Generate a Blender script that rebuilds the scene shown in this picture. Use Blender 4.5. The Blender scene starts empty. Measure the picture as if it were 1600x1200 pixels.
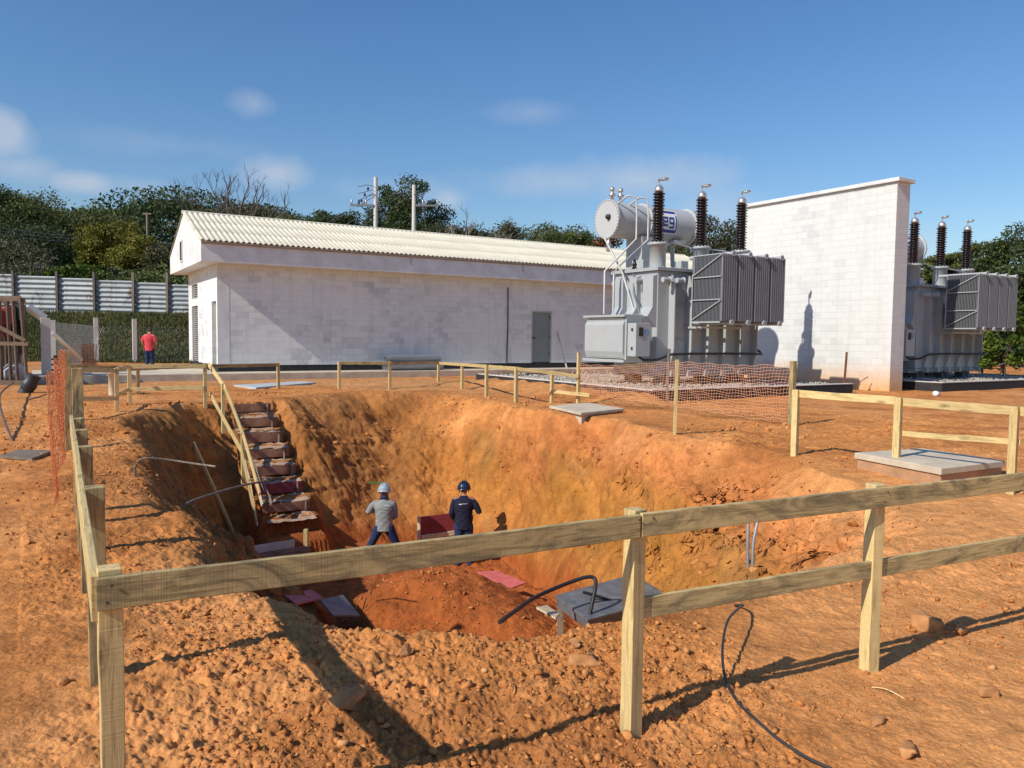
import bpy, bmesh, math, random
import numpy as np
from mathutils import Vector, Matrix
R = math.radians
rng = np.random.default_rng(7)
random.seed(7)
S = bpy.context.scene
COL = S.collection

# ------------------------------------------------------------------ camera
F = 1213.0; PITCH = .0596; ROLL = .0114; EYE = 1.45
cd = bpy.data.cameras.new('camera'); cam = bpy.data.objects.new('camera', cd); COL.objects.link(cam)
cam.matrix_world = Matrix.Translation((0, 0, EYE)) @ Matrix.Rotation(math.pi/2-PITCH, 4, 'X') @ Matrix.Rotation(ROLL, 4, 'Z')
cd.sensor_width = 36; cd.lens = 36*F/1600; cd.clip_end = 3000; cd.clip_start = .05
S.camera = cam

def ray(px, py):
    u, v = px-800, py-600
    c, s = math.cos(ROLL), math.sin(ROLL)
    u0, v0 = u*c+v*s, -u*s+v*c
    d, up, xx = 1.0, -v0/F, u0/F
    c, s = math.cos(PITCH), math.sin(PITCH)
    return Vector((xx, d*c+up*s, -d*s+up*c))
def G(px, py, z=0.):                       # where the sight line meets height z
    r = ray(px, py); k = (z-EYE)/r.z
    return Vector((r.x*k, r.y*k, z))
def AT(px, py, D):                         # point at distance D along +y
    r = ray(px, py); k = D/r.y
    return Vector((r.x*k, D, EYE+r.z*k))

# ------------------------------------------------------------------ sun and sky
YAW = .5458
SUN_AZ = YAW + R(7.6); SUN_EL = R(38.3)    # direction the light travels (from +x)
tv = Vector((math.cos(SUN_AZ)*math.cos(SUN_EL), math.sin(SUN_AZ)*math.cos(SUN_EL), -math.sin(SUN_EL)))
sl = bpy.data.lights.new('sun', 'SUN'); sl.energy = 4.9; sl.angle = R(.53); sl.color = (1, .92, .80)
so = bpy.data.objects.new('sun', sl); COL.objects.link(so); so.rotation_euler = tv.to_track_quat('-Z', 'Y').to_euler()
W = bpy.data.worlds.new('World'); S.world = W; W.use_nodes = True
nt = W.node_tree; nt.nodes.clear()
def wn(t, **k):
    n = nt.nodes.new(t)
    for a, b in k.items(): setattr(n, a, b)
    return n
sky = wn('ShaderNodeTexSky', sky_type='NISHITA', sun_disc=False, sun_elevation=SUN_EL,
         air_density=1.25, dust_density=.35, ozone_density=1.6, altitude=0)
sd = -tv; sky.sun_rotation = math.atan2(sd.x, sd.y)
tcw = wn('ShaderNodeTexCoord')
def wmath(op, a, b=None, c=None, clamp=False):
    n = wn('ShaderNodeMath', operation=op, use_clamp=clamp)
    for i, v in enumerate((a, b, c)):
        if v is None: continue
        if isinstance(v, (int, float)): n.inputs[i].default_value = v
        else: nt.links.new(v, n.inputs[i])
    return n.outputs[0]
cn = wn('ShaderNodeTexNoise'); cn.inputs['Scale'].default_value = 14; cn.inputs['Detail'].default_value = 9; cn.inputs['Roughness'].default_value = .58
nt.links.new(tcw.outputs['Generated'], cn.inputs['Vector'])
total = None
for px, py, sx, sy, a in ((6, 205, 34, 30, .8), (28, 262, 44, 18, .35), (128, 286, 34, 15, .7), (215, 292, 60, 12, .22), (432, 272, 52, 24, .5),
                          (398, 163, 26, 16, .28), (700, 312, 24, 16, .45), (880, 285, 130, 26, .42), (1000, 280, 130, 30, .5), (835, 176, 60, 16, .18),
                          (1430, 385, 40, 40, .3), (250, 225, 150, 16, .12), (620, 300, 110, 20, .22), (1120, 330, 80, 40, .3), (60,330,120,30,.1)):
    d = ray(px, py).normalized()
    sub = wn('ShaderNodeVectorMath', operation='SUBTRACT'); nt.links.new(tcw.outputs['Generated'], sub.inputs[0]); sub.inputs[1].default_value = d
    mul = wn('ShaderNodeVectorMath', operation='MULTIPLY'); nt.links.new(sub.outputs[0], mul.inputs[0])
    mul.inputs[1].default_value = (F/sx, F/sx, F/sy)
    ln = wn('ShaderNodeVectorMath', operation='LENGTH'); nt.links.new(mul.outputs[0], ln.inputs[0])
    e = wmath('MULTIPLY', wmath('SUBTRACT', 1.35, wmath('ADD', wmath('MULTIPLY', ln.outputs['Value'], .62), wmath('MULTIPLY', cn.outputs['Fac'], 1.1)), clamp=True), a*1.5, clamp=True)
    total = e if total is None else wmath('MAXIMUM', total, e)
mix = wn('ShaderNodeMix', data_type='RGBA')
hsv = wn('ShaderNodeHueSaturation'); hsv.inputs['Saturation'].default_value = 1.22; hsv.inputs['Value'].default_value = 1.15; nt.links.new(sky.outputs[0], hsv.inputs['Color'])
nt.links.new(wmath('MINIMUM', total, .62), mix.inputs[0]); tnt = wn('ShaderNodeMix', data_type='RGBA', blend_type='MULTIPLY'); tnt.inputs[0].default_value = 1; nt.links.new(hsv.outputs[0], tnt.inputs[6]); tnt.inputs[7].default_value = (.73, .85, 1.05, 1); nt.links.new(tnt.outputs[2], mix.inputs[6]); mix.inputs[7].default_value = (5.6, 6.2, 7.2, 1)
bg = wn('ShaderNodeBackground'); bg.inputs['Strength'].default_value = .10
nt.links.new(mix.outputs[2], bg.inputs[0])
wo = wn('ShaderNodeOutputWorld'); nt.links.new(bg.outputs[0], wo.inputs[0])
S.view_settings.view_transform = 'Standard'; S.view_settings.look = 'None'; S.view_settings.exposure = 0; S.view_settings.gamma = 1

# ------------------------------------------------------------------ helpers
def tag(o, label=None, cat=None, group=None, kind=None):
    if label: o['label'] = label
    if cat: o['category'] = cat
    if group: o['group'] = group
    if kind: o['kind'] = kind
    return o
def empty(name, loc, rz=0, label=None, cat=None, group=None):
    o = bpy.data.objects.new(name, None); COL.objects.link(o); o.location = loc; o.rotation_euler = (0, 0, rz)
    o.empty_display_size = .2
    return tag(o, label, cat, group)
def MW(o):
    m = Matrix.LocRotScale(o.location, o.rotation_euler, o.scale)
    return MW(o.parent) @ m if o.parent else m
def mesh_obj(name, me, mat, parent=None):
    o = bpy.data.objects.new(name, me); COL.objects.link(o)
    if mat: me.materials.append(mat)
    if parent: o.parent = parent
    return o
def np_mesh(name, V, Fc, smooth=False):
    """V (n,3), Fc (m,k) all same k"""
    me = bpy.data.meshes.new(name); V = np.ascontiguousarray(V, dtype=np.float32); Fc = np.ascontiguousarray(Fc, dtype=np.int32)
    k = Fc.shape[1]
    me.vertices.add(len(V)); me.vertices.foreach_set('co', V.ravel())
    me.loops.add(Fc.size); me.loops.foreach_set('vertex_index', Fc.ravel())
    me.polygons.add(len(Fc)); me.polygons.foreach_set('loop_start', np.arange(0, Fc.size, k, dtype=np.int32))
    me.polygons.foreach_set('loop_total', np.full(len(Fc), k, dtype=np.int32))
    if smooth: me.polygons.foreach_set('use_smooth', np.ones(len(Fc), dtype=bool))
    me.update(); me.validate()
    return me
class MB:
    def __init__(s): s.v = []; s.f = []; s.sm = []
    def add(s, vs, fs, sm=False):
        b = len(s.v); s.v += [tuple(p) for p in vs]; s.f += [tuple(b+i for i in f) for f in fs]; s.sm += [sm]*len(fs); return s
    def box(s, x0, x1, y0, y1, z0, z1, M=None):
        vs = [Vector(p) for p in ((x0,y0,z0),(x1,y0,z0),(x1,y1,z0),(x0,y1,z0),(x0,y0,z1),(x1,y0,z1),(x1,y1,z1),(x0,y1,z1))]
        if M: vs = [M @ p for p in vs]
        return s.add(vs, [(0,3,2,1),(4,5,6,7),(0,1,5,4),(1,2,6,5),(2,3,7,6),(3,0,4,7)])
    def prism(s, poly, ax, a0, a1):         # poly of 2d points extruded along axis ax
        def p3(p, t):
            if ax == 'x': return (t, p[0], p[1])
            if ax == 'y': return (p[0], t, p[1])
            return (p[0], p[1], t)
        n = len(poly); vs = [p3(p, a0) for p in poly]+[p3(p, a1) for p in poly]
        fs = [tuple(range(n-1, -1, -1)), tuple(range(n, 2*n))]+[(i, (i+1) % n, n+(i+1) % n, n+i) for i in range(n)]
        return s.add(vs, fs)
    def tube(s, pts, r, n=8, cap=True):
        pts = [Vector(p) for p in pts]; rs = r if isinstance(r, (list, tuple)) else [r]*len(pts)
        vs = []; fs = []; prev = None
        for i, p in enumerate(pts):
            t = (pts[min(i+1, len(pts)-1)]-pts[max(i-1, 0)])
            t = t.normalized() if t.length > 1e-9 else Vector((0, 0, 1))
            if prev is None:
                a = Vector((0, 0, 1)) if abs(t.z) < .9 else Vector((1, 0, 0)); prev = t.cross(a).normalized()
            prev = (prev-t*prev.dot(t)).normalized(); b = t.cross(prev)
            for k in range(n):
                an = 2*math.pi*k/n; vs.append(p+(prev*math.cos(an)+b*math.sin(an))*rs[i])
        for i in range(len(pts)-1):
            for k in range(n):
                fs.append((i*n+k, i*n+(k+1) % n, (i+1)*n+(k+1) % n, (i+1)*n+k))
        s.add(vs, fs, True)
        if cap:
            m = len(pts)-1; s.add([vs[k] for k in range(n)], [tuple(range(n-1, -1, -1))]); s.add([vs[m*n+k] for k in range(n)], [tuple(range(n))])
        return s
    def lathe(s, prof, c=(0,0,0), axis='z', n=24, sm=True):
        vs = []; fs = []
        for r, h in prof:
            for k in range(n):
                a = 2*math.pi*k/n; p = (r*math.cos(a), r*math.sin(a), h)
                if axis == 'x': p = (h, r*math.cos(a), r*math.sin(a))
                if axis == 'y': p = (r*math.cos(a), h, r*math.sin(a))
                vs.append((p[0]+c[0], p[1]+c[1], p[2]+c[2]))
        for i in range(len(prof)-1):
            for k in range(n): fs.append((i*n+k, i*n+(k+1) % n, (i+1)*n+(k+1) % n, (i+1)*n+k))
        return s.add(vs, fs, sm)
    def build(s, name, mat, parent=None, bevel=0, loc=None, rz=0):
        me = bpy.data.meshes.new(name); me.from_pydata(s.v, [], s.f)
        me.polygons.foreach_set('use_smooth', s.sm); me.update()
        o = mesh_obj(name, me, mat, parent)
        if loc is not None: o.location = loc; o.rotation_euler = (0, 0, rz)
        if bevel:
            b = o.modifiers.new('bevel', 'BEVEL'); b.width = bevel; b.segments = 2; b.limit_method = 'ANGLE'; b.angle_limit = R(40)
        return o
def beam(name, p0, p1, w, t, mat, parent=None, side=None, bevel=.003, sub=0, warp=0.):
    """plank: local x along its length, w across (local z), t thick (local y)"""
    p0, p1 = Vector(p0), Vector(p1); d = p1-p0; L = d.length; x = d.normalized()
    up = Vector(side) if side else (Vector((0, 0, 1)) if abs(x.z) < .9 else Vector((0, 1, 0)))
    y = up.cross(x).normalized(); z = x.cross(y)
    n = max(2, int(L/.12)+1); m = MB(); vs = []; rnd = random.Random(hash((round(p0.x, 3), round(p0.y, 3), round(L, 3))))
    ph, ph2 = rnd.random()*6, rnd.random()*6
    for i in range(n):
        q = i/(n-1); wz = warp*math.sin(q*5+ph)+rnd.uniform(-1, 1)*.0012; wy = warp*.6*math.sin(q*4+ph2)
        e = rnd.uniform(-1, 1)*.0015
        for a, b in ((-1, -1), (1, -1), (1, 1), (-1, 1)): vs.append((q*L, a*t/2+wy, b*(w/2+e)+wz))
    fs = [(0, 3, 2, 1), tuple((n-1)*4+k for k in range(4))]
    for i in range(n-1):
        for k in range(4): fs.append((i*4+k, i*4+(k+1) % 4, (i+1)*4+(k+1) % 4, (i+1)*4+k))
    m.add(vs, fs); o = m.build(name, mat, parent, bevel)
    M = Matrix(((x.x, y.x, z.x, p0.x), (x.y, y.y, z.y, p0.y), (x.z, y.z, z.z, p0.z), (0, 0, 0, 1)))
    if parent: M = MW(parent).inverted() @ M
    o.location, q, _ = M.decompose(); o.rotation_mode = 'XYZ'; o.rotation_euler = q.to_euler()
    return o
def copy_tree(o, parent=None):
    c = o.copy(); COL.objects.link(c); c.parent = parent
    for ch in list(o.children): copy_tree(ch, c)
    return c

# ---- materials
def M_(name): 
    m = bpy.data.materials.new(name); m.use_nodes = True; return m, m.node_tree, m.node_tree.nodes['Principled BSDF']
class NB:
    def __init__(s, name):
        s.m, s.t, s.p = M_(name); s.tc = s.t.nodes.new('ShaderNodeTexCoord')
    def n(s, t, **k):
        x = s.t.nodes.new(t)
        for a, b in k.items(): setattr(x, a, b)
        return x
    def link(s, a, b): s.t.links.new(a, b)
    def mapping(s, sc=(1,1,1), src='Object', loc=(0,0,0), rot=(0,0,0)):
        m = s.n('ShaderNodeMapping'); s.link(s.tc.outputs[src], m.inputs[0]); m.inputs[3].default_value = sc; m.inputs[1].default_value = loc; m.inputs[2].default_value = rot; return m.outputs[0]
    def noise(s, scale, vec=None, detail=6, rough=.55, dist=0):
        x = s.n('ShaderNodeTexNoise'); x.inputs['Scale'].default_value = scale; x.inputs['Detail'].default_value = detail; x.inputs['Roughness'].default_value = rough; x.inputs['Distortion'].default_value = dist
        s.link(vec if vec is not None else s.tc.outputs['Object'], x.inputs['Vector']); return x.outputs['Fac']
    def ramp(s, fac, stops):
        r = s.n('ShaderNodeValToRGB'); e = r.color_ramp.elements
        while len(e) > 1: e.remove(e[-1])
        e[0].position = stops[0][0]; e[0].color = col(stops[0][1])
        for p, c in stops[1:]: q = e.new(p); q.color = col(c)
        s.link(fac, r.inputs[0]); return r.outputs[0]
    def mix(s, f, a, b, mode='MIX'):
        x = s.n('ShaderNodeMix', data_type='RGBA', blend_type=mode)
        for i, v in ((0, f), (6, a), (7, b)):
            if isinstance(v, (int, float)): x.inputs[i].default_value = v
            elif isinstance(v, tuple): x.inputs[i].default_value = col(v)
            else: s.link(v, x.inputs[i])
        return x.outputs[2]
    def math(s, op, a, b=0., clamp=False):
        x = s.n('ShaderNodeMath', operation=op, use_clamp=clamp)
        for i, v in enumerate((a, b)):
            if isinstance(v, (int, float)): x.inputs[i].default_value = v
            else: s.link(v, x.inputs[i])
        return x.outputs[0]
    def bump(s, h, strength=.3, dist=.01, prev=None):
        b = s.n('ShaderNodeBump'); b.inputs['Strength'].default_value = strength; b.inputs['Distance'].default_value = dist
        s.link(h, b.inputs['Height'])
        if prev is not None: s.link(prev, b.inputs['Normal'])
        s.link(b.outputs[0], s.p.inputs['Normal']); return b.outputs[0]
    def color(s, c):
        if isinstance(c, tuple): s.p.inputs['Base Color'].default_value = col(c)
        else: s.link(c, s.p.inputs['Base Color'])
        return s
    def set(s, rough=.7, metal=0., spec=None):
        s.p.inputs['Roughness'].default_value = rough; s.p.inputs['Metallic'].default_value = metal
        if spec is not None: s.p.inputs['Specular IOR Level'].default_value = spec
        return s
def col(c): return (c[0], c[1], c[2], 1) if len(c) == 3 else c
def simple(name, c, rough=.6, metal=0., var=.12, scale=3., bump=0., bscale=40, spec=None):
    b = NB(name); f = b.noise(scale, detail=8, rough=.65)
    lo = tuple(x*(1-var) for x in c); hi = tuple(min(1, x*(1+var)) for x in c)
    b.color(b.ramp(f, [(.3, lo), (.7, hi)])).set(rough, metal, spec)
    if bump: b.bump(b.noise(bscale, detail=5), bump, .005)
    return b.m
def wood(name, c1, c2, stain, amt=.5, rough=.75):
    b = NB(name); v = b.mapping((1.2, 22, 22)); oi = b.n('ShaderNodeObjectInfo')
    off = b.n('ShaderNodeVectorMath', operation='ADD'); b.link(v, off.inputs[0]); b.link(oi.outputs['Random'], off.inputs[1])
    sc = b.n('ShaderNodeVectorMath', operation='SCALE'); 
    g = b.noise(3.2, off.outputs[0], 8, .6, .6)
    c = b.ramp(g, [(.3, c1), (.5, c2), (.62, tuple(x*.75 for x in c1)), (.8, c2)])
    off2 = b.n('ShaderNodeVectorMath', operation='ADD'); b.link(b.mapping((2.2, 9, 6)), off2.inputs[0]); b.link(oi.outputs['Location'], off2.inputs[1])
    st = b.noise(1.0, off2.outputs[0], 7, .7, 1.4); sf = b.ramp(st, [(.45, (0,0,0)), (.68, (amt,)*3)])
    c = b.mix(sf, c, stain)
    kv = b.n('ShaderNodeTexVoronoi'); kv.inputs['Scale'].default_value = 1.0; ko = b.n('ShaderNodeVectorMath', operation='ADD'); b.link(b.mapping((2.6, 9, 7)), ko.inputs[0]); b.link(oi.outputs['Location'], ko.inputs[1]); b.link(ko.outputs[0], kv.inputs['Vector'])
    kd = b.math('ADD', kv.outputs['Distance'], b.math('MULTIPLY', b.math('SUBTRACT', g, .5), .12)); c = b.mix(b.ramp(kd, [(.05, (.9,)*3), (.10, (.25,)*3), (.13, (.55,)*3), (.19, (0, 0, 0))]), c, tuple(x*.33 for x in c1))
    # saw marks
    w = b.noise(1.0, b.mapping((160, 6, 3)), 3, .5)
    c = b.mix(b.math('MULTIPLY', b.ramp(w, [(.45, (0,0,0)), (.75, (1,1,1))]), .28), c, tuple(x*.6 for x in c1))
    hs = b.n('ShaderNodeHueSaturation'); b.link(c, hs.inputs['Color']); b.link(b.math('ADD', b.math('MULTIPLY', oi.outputs['Random'], .35), .82), hs.inputs['Value'])
    b.color(hs.outputs[0]).set(rough)
    b.bump(b.math('ADD', g, w), .35, .003); return b.m
mat = {}
mat['wood_new'] = wood('pale pine', (.58, .42, .17), (.70, .54, .25), (.33, .22, .09), .35)
mat['wood_old'] = wood('weathered pine', (.40, .295, .12), (.56, .43, .20), (.085, .075, .05), .95)
mat['wood_grey'] = wood('grey timber', (.20, .16, .12), (.30, .24, .18), (.08, .06, .05), .7)
mat['wood_dark'] = wood('dark pole', (.10, .085, .07), (.16, .13, .11), (.05, .04, .03), .7)
mat['wood_brown'] = wood('brown crate timber', (.13, .085, .055), (.20, .135, .09), (.05, .035, .025), .6)
mat['plank_pale'] = wood('pale plank', (.62, .52, .33), (.74, .65, .44), (.40, .30, .2), .4)

# ------------------------------------------------------------------ terrain
def sstep(a, b, x): t = np.clip((x-a)/(b-a), 0, 1); return t*t*(3-2*t)
def _h(ix, iy, s):
    n = (ix.astype(np.int64)*374761393+iy.astype(np.int64)*668265263+s*1274126177) & 0xffffffff
    n = ((n ^ (n >> 13))*1274126177) & 0xffffffff; n = n ^ (n >> 16)
    return (n & 0xffffff)/float(0xffffff)
def vnoise(x, y, s=0):
    ix = np.floor(x); iy = np.floor(y); fx = x-ix; fy = y-iy; fx = fx*fx*(3-2*fx); fy = fy*fy*(3-2*fy)
    a = _h(ix, iy, s); b = _h(ix+1, iy, s); c = _h(ix, iy+1, s); d = _h(ix+1, iy+1, s)
    return (a*(1-fx)+b*fx)*(1-fy)+(c*(1-fx)+d*fx)*fy
def fbm(x, y, o=4, s=0, g=.5):
    r = 0; a = 1; t = 0
    for i in range(o):
        r = r+a*(vnoise(x*2**i+17.3*i, y*2**i-9.1*i, s+i)-.5); t += a; a *= g
    return r/t*2
def ridged(x, y, o=4, s=0):
    r = 0; a = 1; t = 0
    for i in range(o):
        r = r+a*(1-np.abs(2*vnoise(x*2**i+5.3*i, y*2**i-3.1*i, s+i)-1)); t += a; a *= .5
    return r/t
OUT = np.array([G(395, 935, -.1)[:2], G(470, 972, -.1)[:2], G(600, 1004, -.1)[:2], G(760, 1016, -.1)[:2], G(880, 1000, -.1)[:2], G(1050, 968, -.1)[:2],
                G(1300, 882, -.1)[:2], G(1440, 812, 0)[:2], G(1345, 748, 0)[:2], G(1245, 716, 0)[:2], G(1055, 680, 0)[:2], G(965, 655, 0)[:2], G(870, 648, 0)[:2], G(800, 632, 0)[:2], G(700, 612, 0)[:2], G(560, 610, 0)[:2], G(440, 622, 0)[:2],
                (-5.3, 17.2), (-6.3, 16.6), G(262, 634, 0)[:2], G(185, 648, 0)[:2], G(190, 700, 0)[:2], G(250, 800, 0)[:2], G(320, 885, -.05)[:2]])
INN = np.array([(-.9, 7.6), (-.2, 5.9), (.5, 5.6), (1.25, 6.4), (1.2, 8.6), (1.1, 11.0), (.6, 12.8), (-.25, 14.9), (-1.3, 15.9), (-2.9, 15.1), (-3.7, 14.0), (-4.5, 13.7), (-4.9, 14.3), (-4.95, 13.4), (-2.6, 10.6)])
ZB = -2.85
def polydist(P, x, y):
    d = np.full(x.shape, 1e9); ins = np.zeros(x.shape, bool); n = len(P)
    for i in range(n):
        ax, ay = P[i]; bx, by = P[(i+1) % n]; ex, ey = bx-ax, by-ay
        t = np.clip(((x-ax)*ex+(y-ay)*ey)/(ex*ex+ey*ey), 0, 1)
        d = np.minimum(d, np.hypot(x-ax-t*ex, y-ay-t*ey))
        c = ((ay > y) != (by > y)) & (x < (bx-ax)*(y-ay)/((by-ay) if by != ay else 1e-9)+ax)
        ins ^= c
    return d, ins
PCX, PCY = G(1020, 611, .26)[:2]
ST0 = np.array([-5.71, 16.9]); SD = np.array([.519, -.855]); SW = np.array([.855, .519])
def bumpg(x, y, cx, cy, sx, sy, h, rot=0.):
    c, s = math.cos(rot), math.sin(rot); dx, dy = x-cx, y-cy; a = dx*c+dy*s; b = -dx*s+dy*c
    return h*np.exp(-(a*a/(sx*sx)+b*b/(sy*sy)))
def ground0(x, y):
    x = np.asarray(x, float); y = np.asarray(y, float)
    z = -.155*(1-sstep(5, 11, np.hypot(x, y)))
    z = z+.05*fbm(x*.35, y*.35, 3, 3)*sstep(1, 8, np.hypot(x, y))*(1-sstep(18, 26, y))
    # low spoil along the near lip
    z = z+bumpg(x, y, -.9, 3.5, 1.3, .45, .04)
    pu = (x-PCX)*math.cos(YAW)+(y-PCY)*math.sin(YAW); pv = -(x-PCX)*math.sin(YAW)+(y-PCY)*math.cos(YAW)
    z = z+.22*sstep(-1.6, -.05, pu)*sstep(.3, .0, pu)*sstep(-.9, .3, pv)*sstep(9, 7, pv)*(.85+.3*fbm(x*2, y*2, 3, 13))
    wx = x+.25*fbm(x*.8, y*.8, 3, 11); wy = y+.25*fbm(x*.8+40, y*.8, 3, 12)
    do, io = polydist(OUT, wx, wy); di, ii = polydist(INN, wx, wy)
    t = np.where(ii, 1., np.where(io, do/(do+di+1e-6), 0.))
    prof = np.where(t < .12, t*t*3.6, .0518+(t-.12)*1.0775)
    wr = sstep(-.6, 1.0, x)*sstep(5.0, 7.0, y)*sstep(15.5, 13.5, y); pr2 = np.where(t < .5, .30*(np.clip(t, 0, 1)/.5)**1.15, .30+.70*(t-.5)/.5); prof = prof*(1-wr)+pr2*wr
    wall = np.where(io & ~ii, np.sin(np.clip(t, 0, 1)*math.pi), 0)
    z = z*(1-t)+ZB*np.clip(prof, 0, 1)
    # mound of red earth on the floor, trench at the left and near the men
    inside = np.where(io, sstep(.25, .9, t), 0)
    z = z+inside*(bumpg(x, y, -.95, 10.2, 1.7, 1.5, 1.15, .3)+bumpg(x, y, .5, 9.0, 1.1, .9, .5))
    z = z+bumpg(x, y, -4.0, 15.6, 1.2, 1.9, .45, .55)*sstep(.02, .3, t)
    # steps
    sx = (x-ST0[0])*SD[0]+(y-ST0[1])*SD[1]; sw = (x-ST0[0])*SW[0]+(y-ST0[1])*SW[1]
    line = -.05-np.clip(sx, -.3, .0)*.3-np.where(sx > -.05, .225+.272*(np.floor((np.clip(sx, 0, 3.8)+.18)/.48)+.04*np.mod(np.clip(sx, 0, 3.8)/.48, 1)), 0)
    wgt = sstep(.80, .50, np.abs(sw-.0))*sstep(-.35, -.06, sx)*sstep(4.0, 3.5, sx)
    z = z*(1-wgt)+line*wgt
    return z, t, wall, inside, wgt
def bank(x, y):
    # the grass bank far left and wooded rise behind
    u = (x+9.66)*math.cos(YAW)+(y-25.46)*math.sin(YAW); v = -(x+9.66)*math.sin(YAW)+(y-25.46)*math.cos(YAW)
    return 2.35*sstep(38.5, 44, y)*sstep(-4, -9, x)+7.5*sstep(48, 110, y)*sstep(5, -35, x)+2.0*sstep(60, 120, y)
def gz(x, y): 
    z, *_ = ground0(np.array([x]), np.array([y])); return float(z[0]+bank(np.array([x]), np.array([y]))[0])
_KS = 1.5*1.006**np.arange(640)
def GP(px, py):                                # sight line onto the actual ground
    r = ray(px, py); x, y, z = r.x*_KS, r.y*_KS, EYE+r.z*_KS
    g = ground0(x, y)[0]+bank(x, y); i = int(np.argmax(z < g))
    return Vector((x[i], y[i], g[i]))

ang = np.concatenate([np.linspace(-math.pi, -.80, 70, endpoint=False), np.linspace(-.80, .80, 880, endpoint=False), np.linspace(.80, math.pi, 70, endpoint=False)])
rad = np.concatenate([[.05], np.geomspace(.5, 2.2, 60, endpoint=False), np.geomspace(2.2, 6, 370, endpoint=False), np.geomspace(6, 9, 130, endpoint=False), np.geomspace(9, 18, 420, endpoint=False), np.geomspace(18, 24, 70, endpoint=False), np.geomspace(24, 60, 60, endpoint=False), np.geomspace(60, 900, 40)])
NA, NR = len(ang), len(rad)
A, RR = np.meshgrid(ang, rad); X = RR*np.sin(A); Y = RR*np.cos(A)
Z, T, WALL, INS, SWG = ground0(X, Y)
near = sstep(30, 8, RR)
def clods(x, y, f, seed, r0=.55):
    """rounded lumps half buried in the soil: 1 at a lump's top, 0 between lumps"""
    xs, ys = x*f, y*f; ix, iy = np.floor(xs), np.floor(ys); out = np.zeros(x.shape)
    for dx in (-1, 0, 1):
        for dy in (-1, 0, 1):
            cx, cy = ix+dx, iy+dy; h = _h(cx, cy, seed); px_ = cx+_h(cx, cy, seed+1); py_ = cy+_h(cx, cy, seed+2)
            rr = r0*(.35+.75*h); d = ((xs-px_)**2+((ys-py_)*(.8+.5*_h(cx, cy, seed+3)))**2)/(rr*rr); out = np.maximum(out, np.sqrt(np.clip(1-d, 0, 1))*rr*(_h(cx, cy, seed+4) > .35))
    return out
rough = .30+.70*sstep(-.15, .35, fbm(X*.55, Y*.55, 3, 21))        # broken ground here, trodden ground there
heap = sstep(2.4, 2.9, Y)*sstep(4.6, 4.0, Y)*sstep(1.6, .6, X)*sstep(-2.2, -1.5, X)      # spoil thrown up on the near lip
rough = np.where(X < -1.0-.62*Y+.9, rough*.35, rough); rough = np.where((X > 1.0) & (Y < 9), rough*.55, rough); rough = np.maximum(rough, heap); rough = np.maximum(rough, WALL**.5*.95)
wx_, wy_ = X+.05*fbm(X*6, Y*6, 2, 301), Y+.05*fbm(X*6+9, Y*6, 2, 302)
det = .05*fbm(X*1.6, Y*1.6, 4, 31)*rough+.050*(ridged(X*4, Y*4, 6, 41)-.5)*rough+.026*fbm(X*17, Y*17, 4, 51)*rough+.007*fbm(X*60, Y*60, 2, 61)*(.35+rough)
det = det+rough*(clods(wx_, wy_, 8, 311)*.014+clods(wx_, wy_, 17, 321)*.020+clods(wx_, wy_, 36, 331)*.022)
pa = np.arctan2(X+1.2, Y-11.2); pr = np.hypot(X+1.2, Y-11.2)
teeth = ridged(pa*20+fbm(X*.8, Y*.8, 2, 5)*1.6, pr*.6, 3, 81)-.5
scal = clods(X+.3*fbm(X, Y, 2, 7), Y+.3*fbm(X+5, Y, 2, 8), .9, 341, .8)
right = sstep(-2.6, -1.2, X)
det = det+WALL*(.30*fbm(X*.9+3, Y*.9, 4, 71)+right*(.07*teeth-.24*scal)+(1-right)*(.10*(ridged(X*2.1, Y*2.1, 4, 84)-.5)+.10*clods(wx_, wy_, 3.2, 351))+.09*(ridged(X*3.1, Y*3.1, 5, 83)-.5)+.05*clods(wx_, wy_, 6, 361))
zw = Z+.25*fbm(X*1.1, Y*1.1, 3, 401)
det = det+WALL*(.085*(ridged(zw*1.5, pa*2.2+3, 4, 411)-.5)+.05*(ridged(zw*4, pa*7, 4, 421)-.5)+.035*clods(wx_, wy_, 11, 431)+.03*fbm(X*14, Y*14, 4, 441))
det = det+INS*(.07*fbm(X*2.4, Y*2.4, 4, 91)+.05*clods(wx_, wy_, 5, 371))
det = det*(.3+.7*near)*(1-SWG)*(1-sstep(24, 60, RR)*.6)
# wheel ruts running behind the pit
for o_ in (0, 1.7): det = det-.05*np.exp(-((Y-.18*X-22.2-o_)/.22)**2)*sstep(14, 6, np.abs(X+1))
Z = Z+det+bank(X, Y)
PT = np.stack([X, Y, Z], -1); gr = np.gradient(PT, axis=0); ga = np.gradient(PT, axis=1); nr_ = np.cross(gr, ga); nr_ /= np.linalg.norm(nr_, axis=2)[..., None]+1e-9; nr_ *= np.sign(nr_[..., 2:3]+1e-9)
def n3(f, o, sd_): return fbm(X*f+Z*f*.83+7, Y*f-Z*f*.61, o, sd_)+fbm(Z*f*1.3+11, (X-Y)*f*.7, o, sd_+5)
dsp = .11*n3(1.2, 4, 501)+.075*(np.abs(n3(2.6, 4, 521))-.3)+.05*(ridged(X*4+Z*3.3, Y*4-Z*2.7, 4, 531)-.5)+.03*n3(9, 3, 541)
PT = PT+nr_*(dsp*np.clip(WALL, 0, 1)**.7*(1-SWG))[..., None]; Z = PT[..., 2]
V = PT.reshape(-1, 3)
i0 = np.arange(NR-1)[:, None]*NA; j = np.arange(NA)[None, :]; j2 = (j+1) % NA
Fq = np.stack([i0+j, i0+j2, i0+NA+j2, i0+NA+j], -1).reshape(-1, 4)[:, ::-1]
gme = np_mesh('ground', V, Fq, True)
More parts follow.
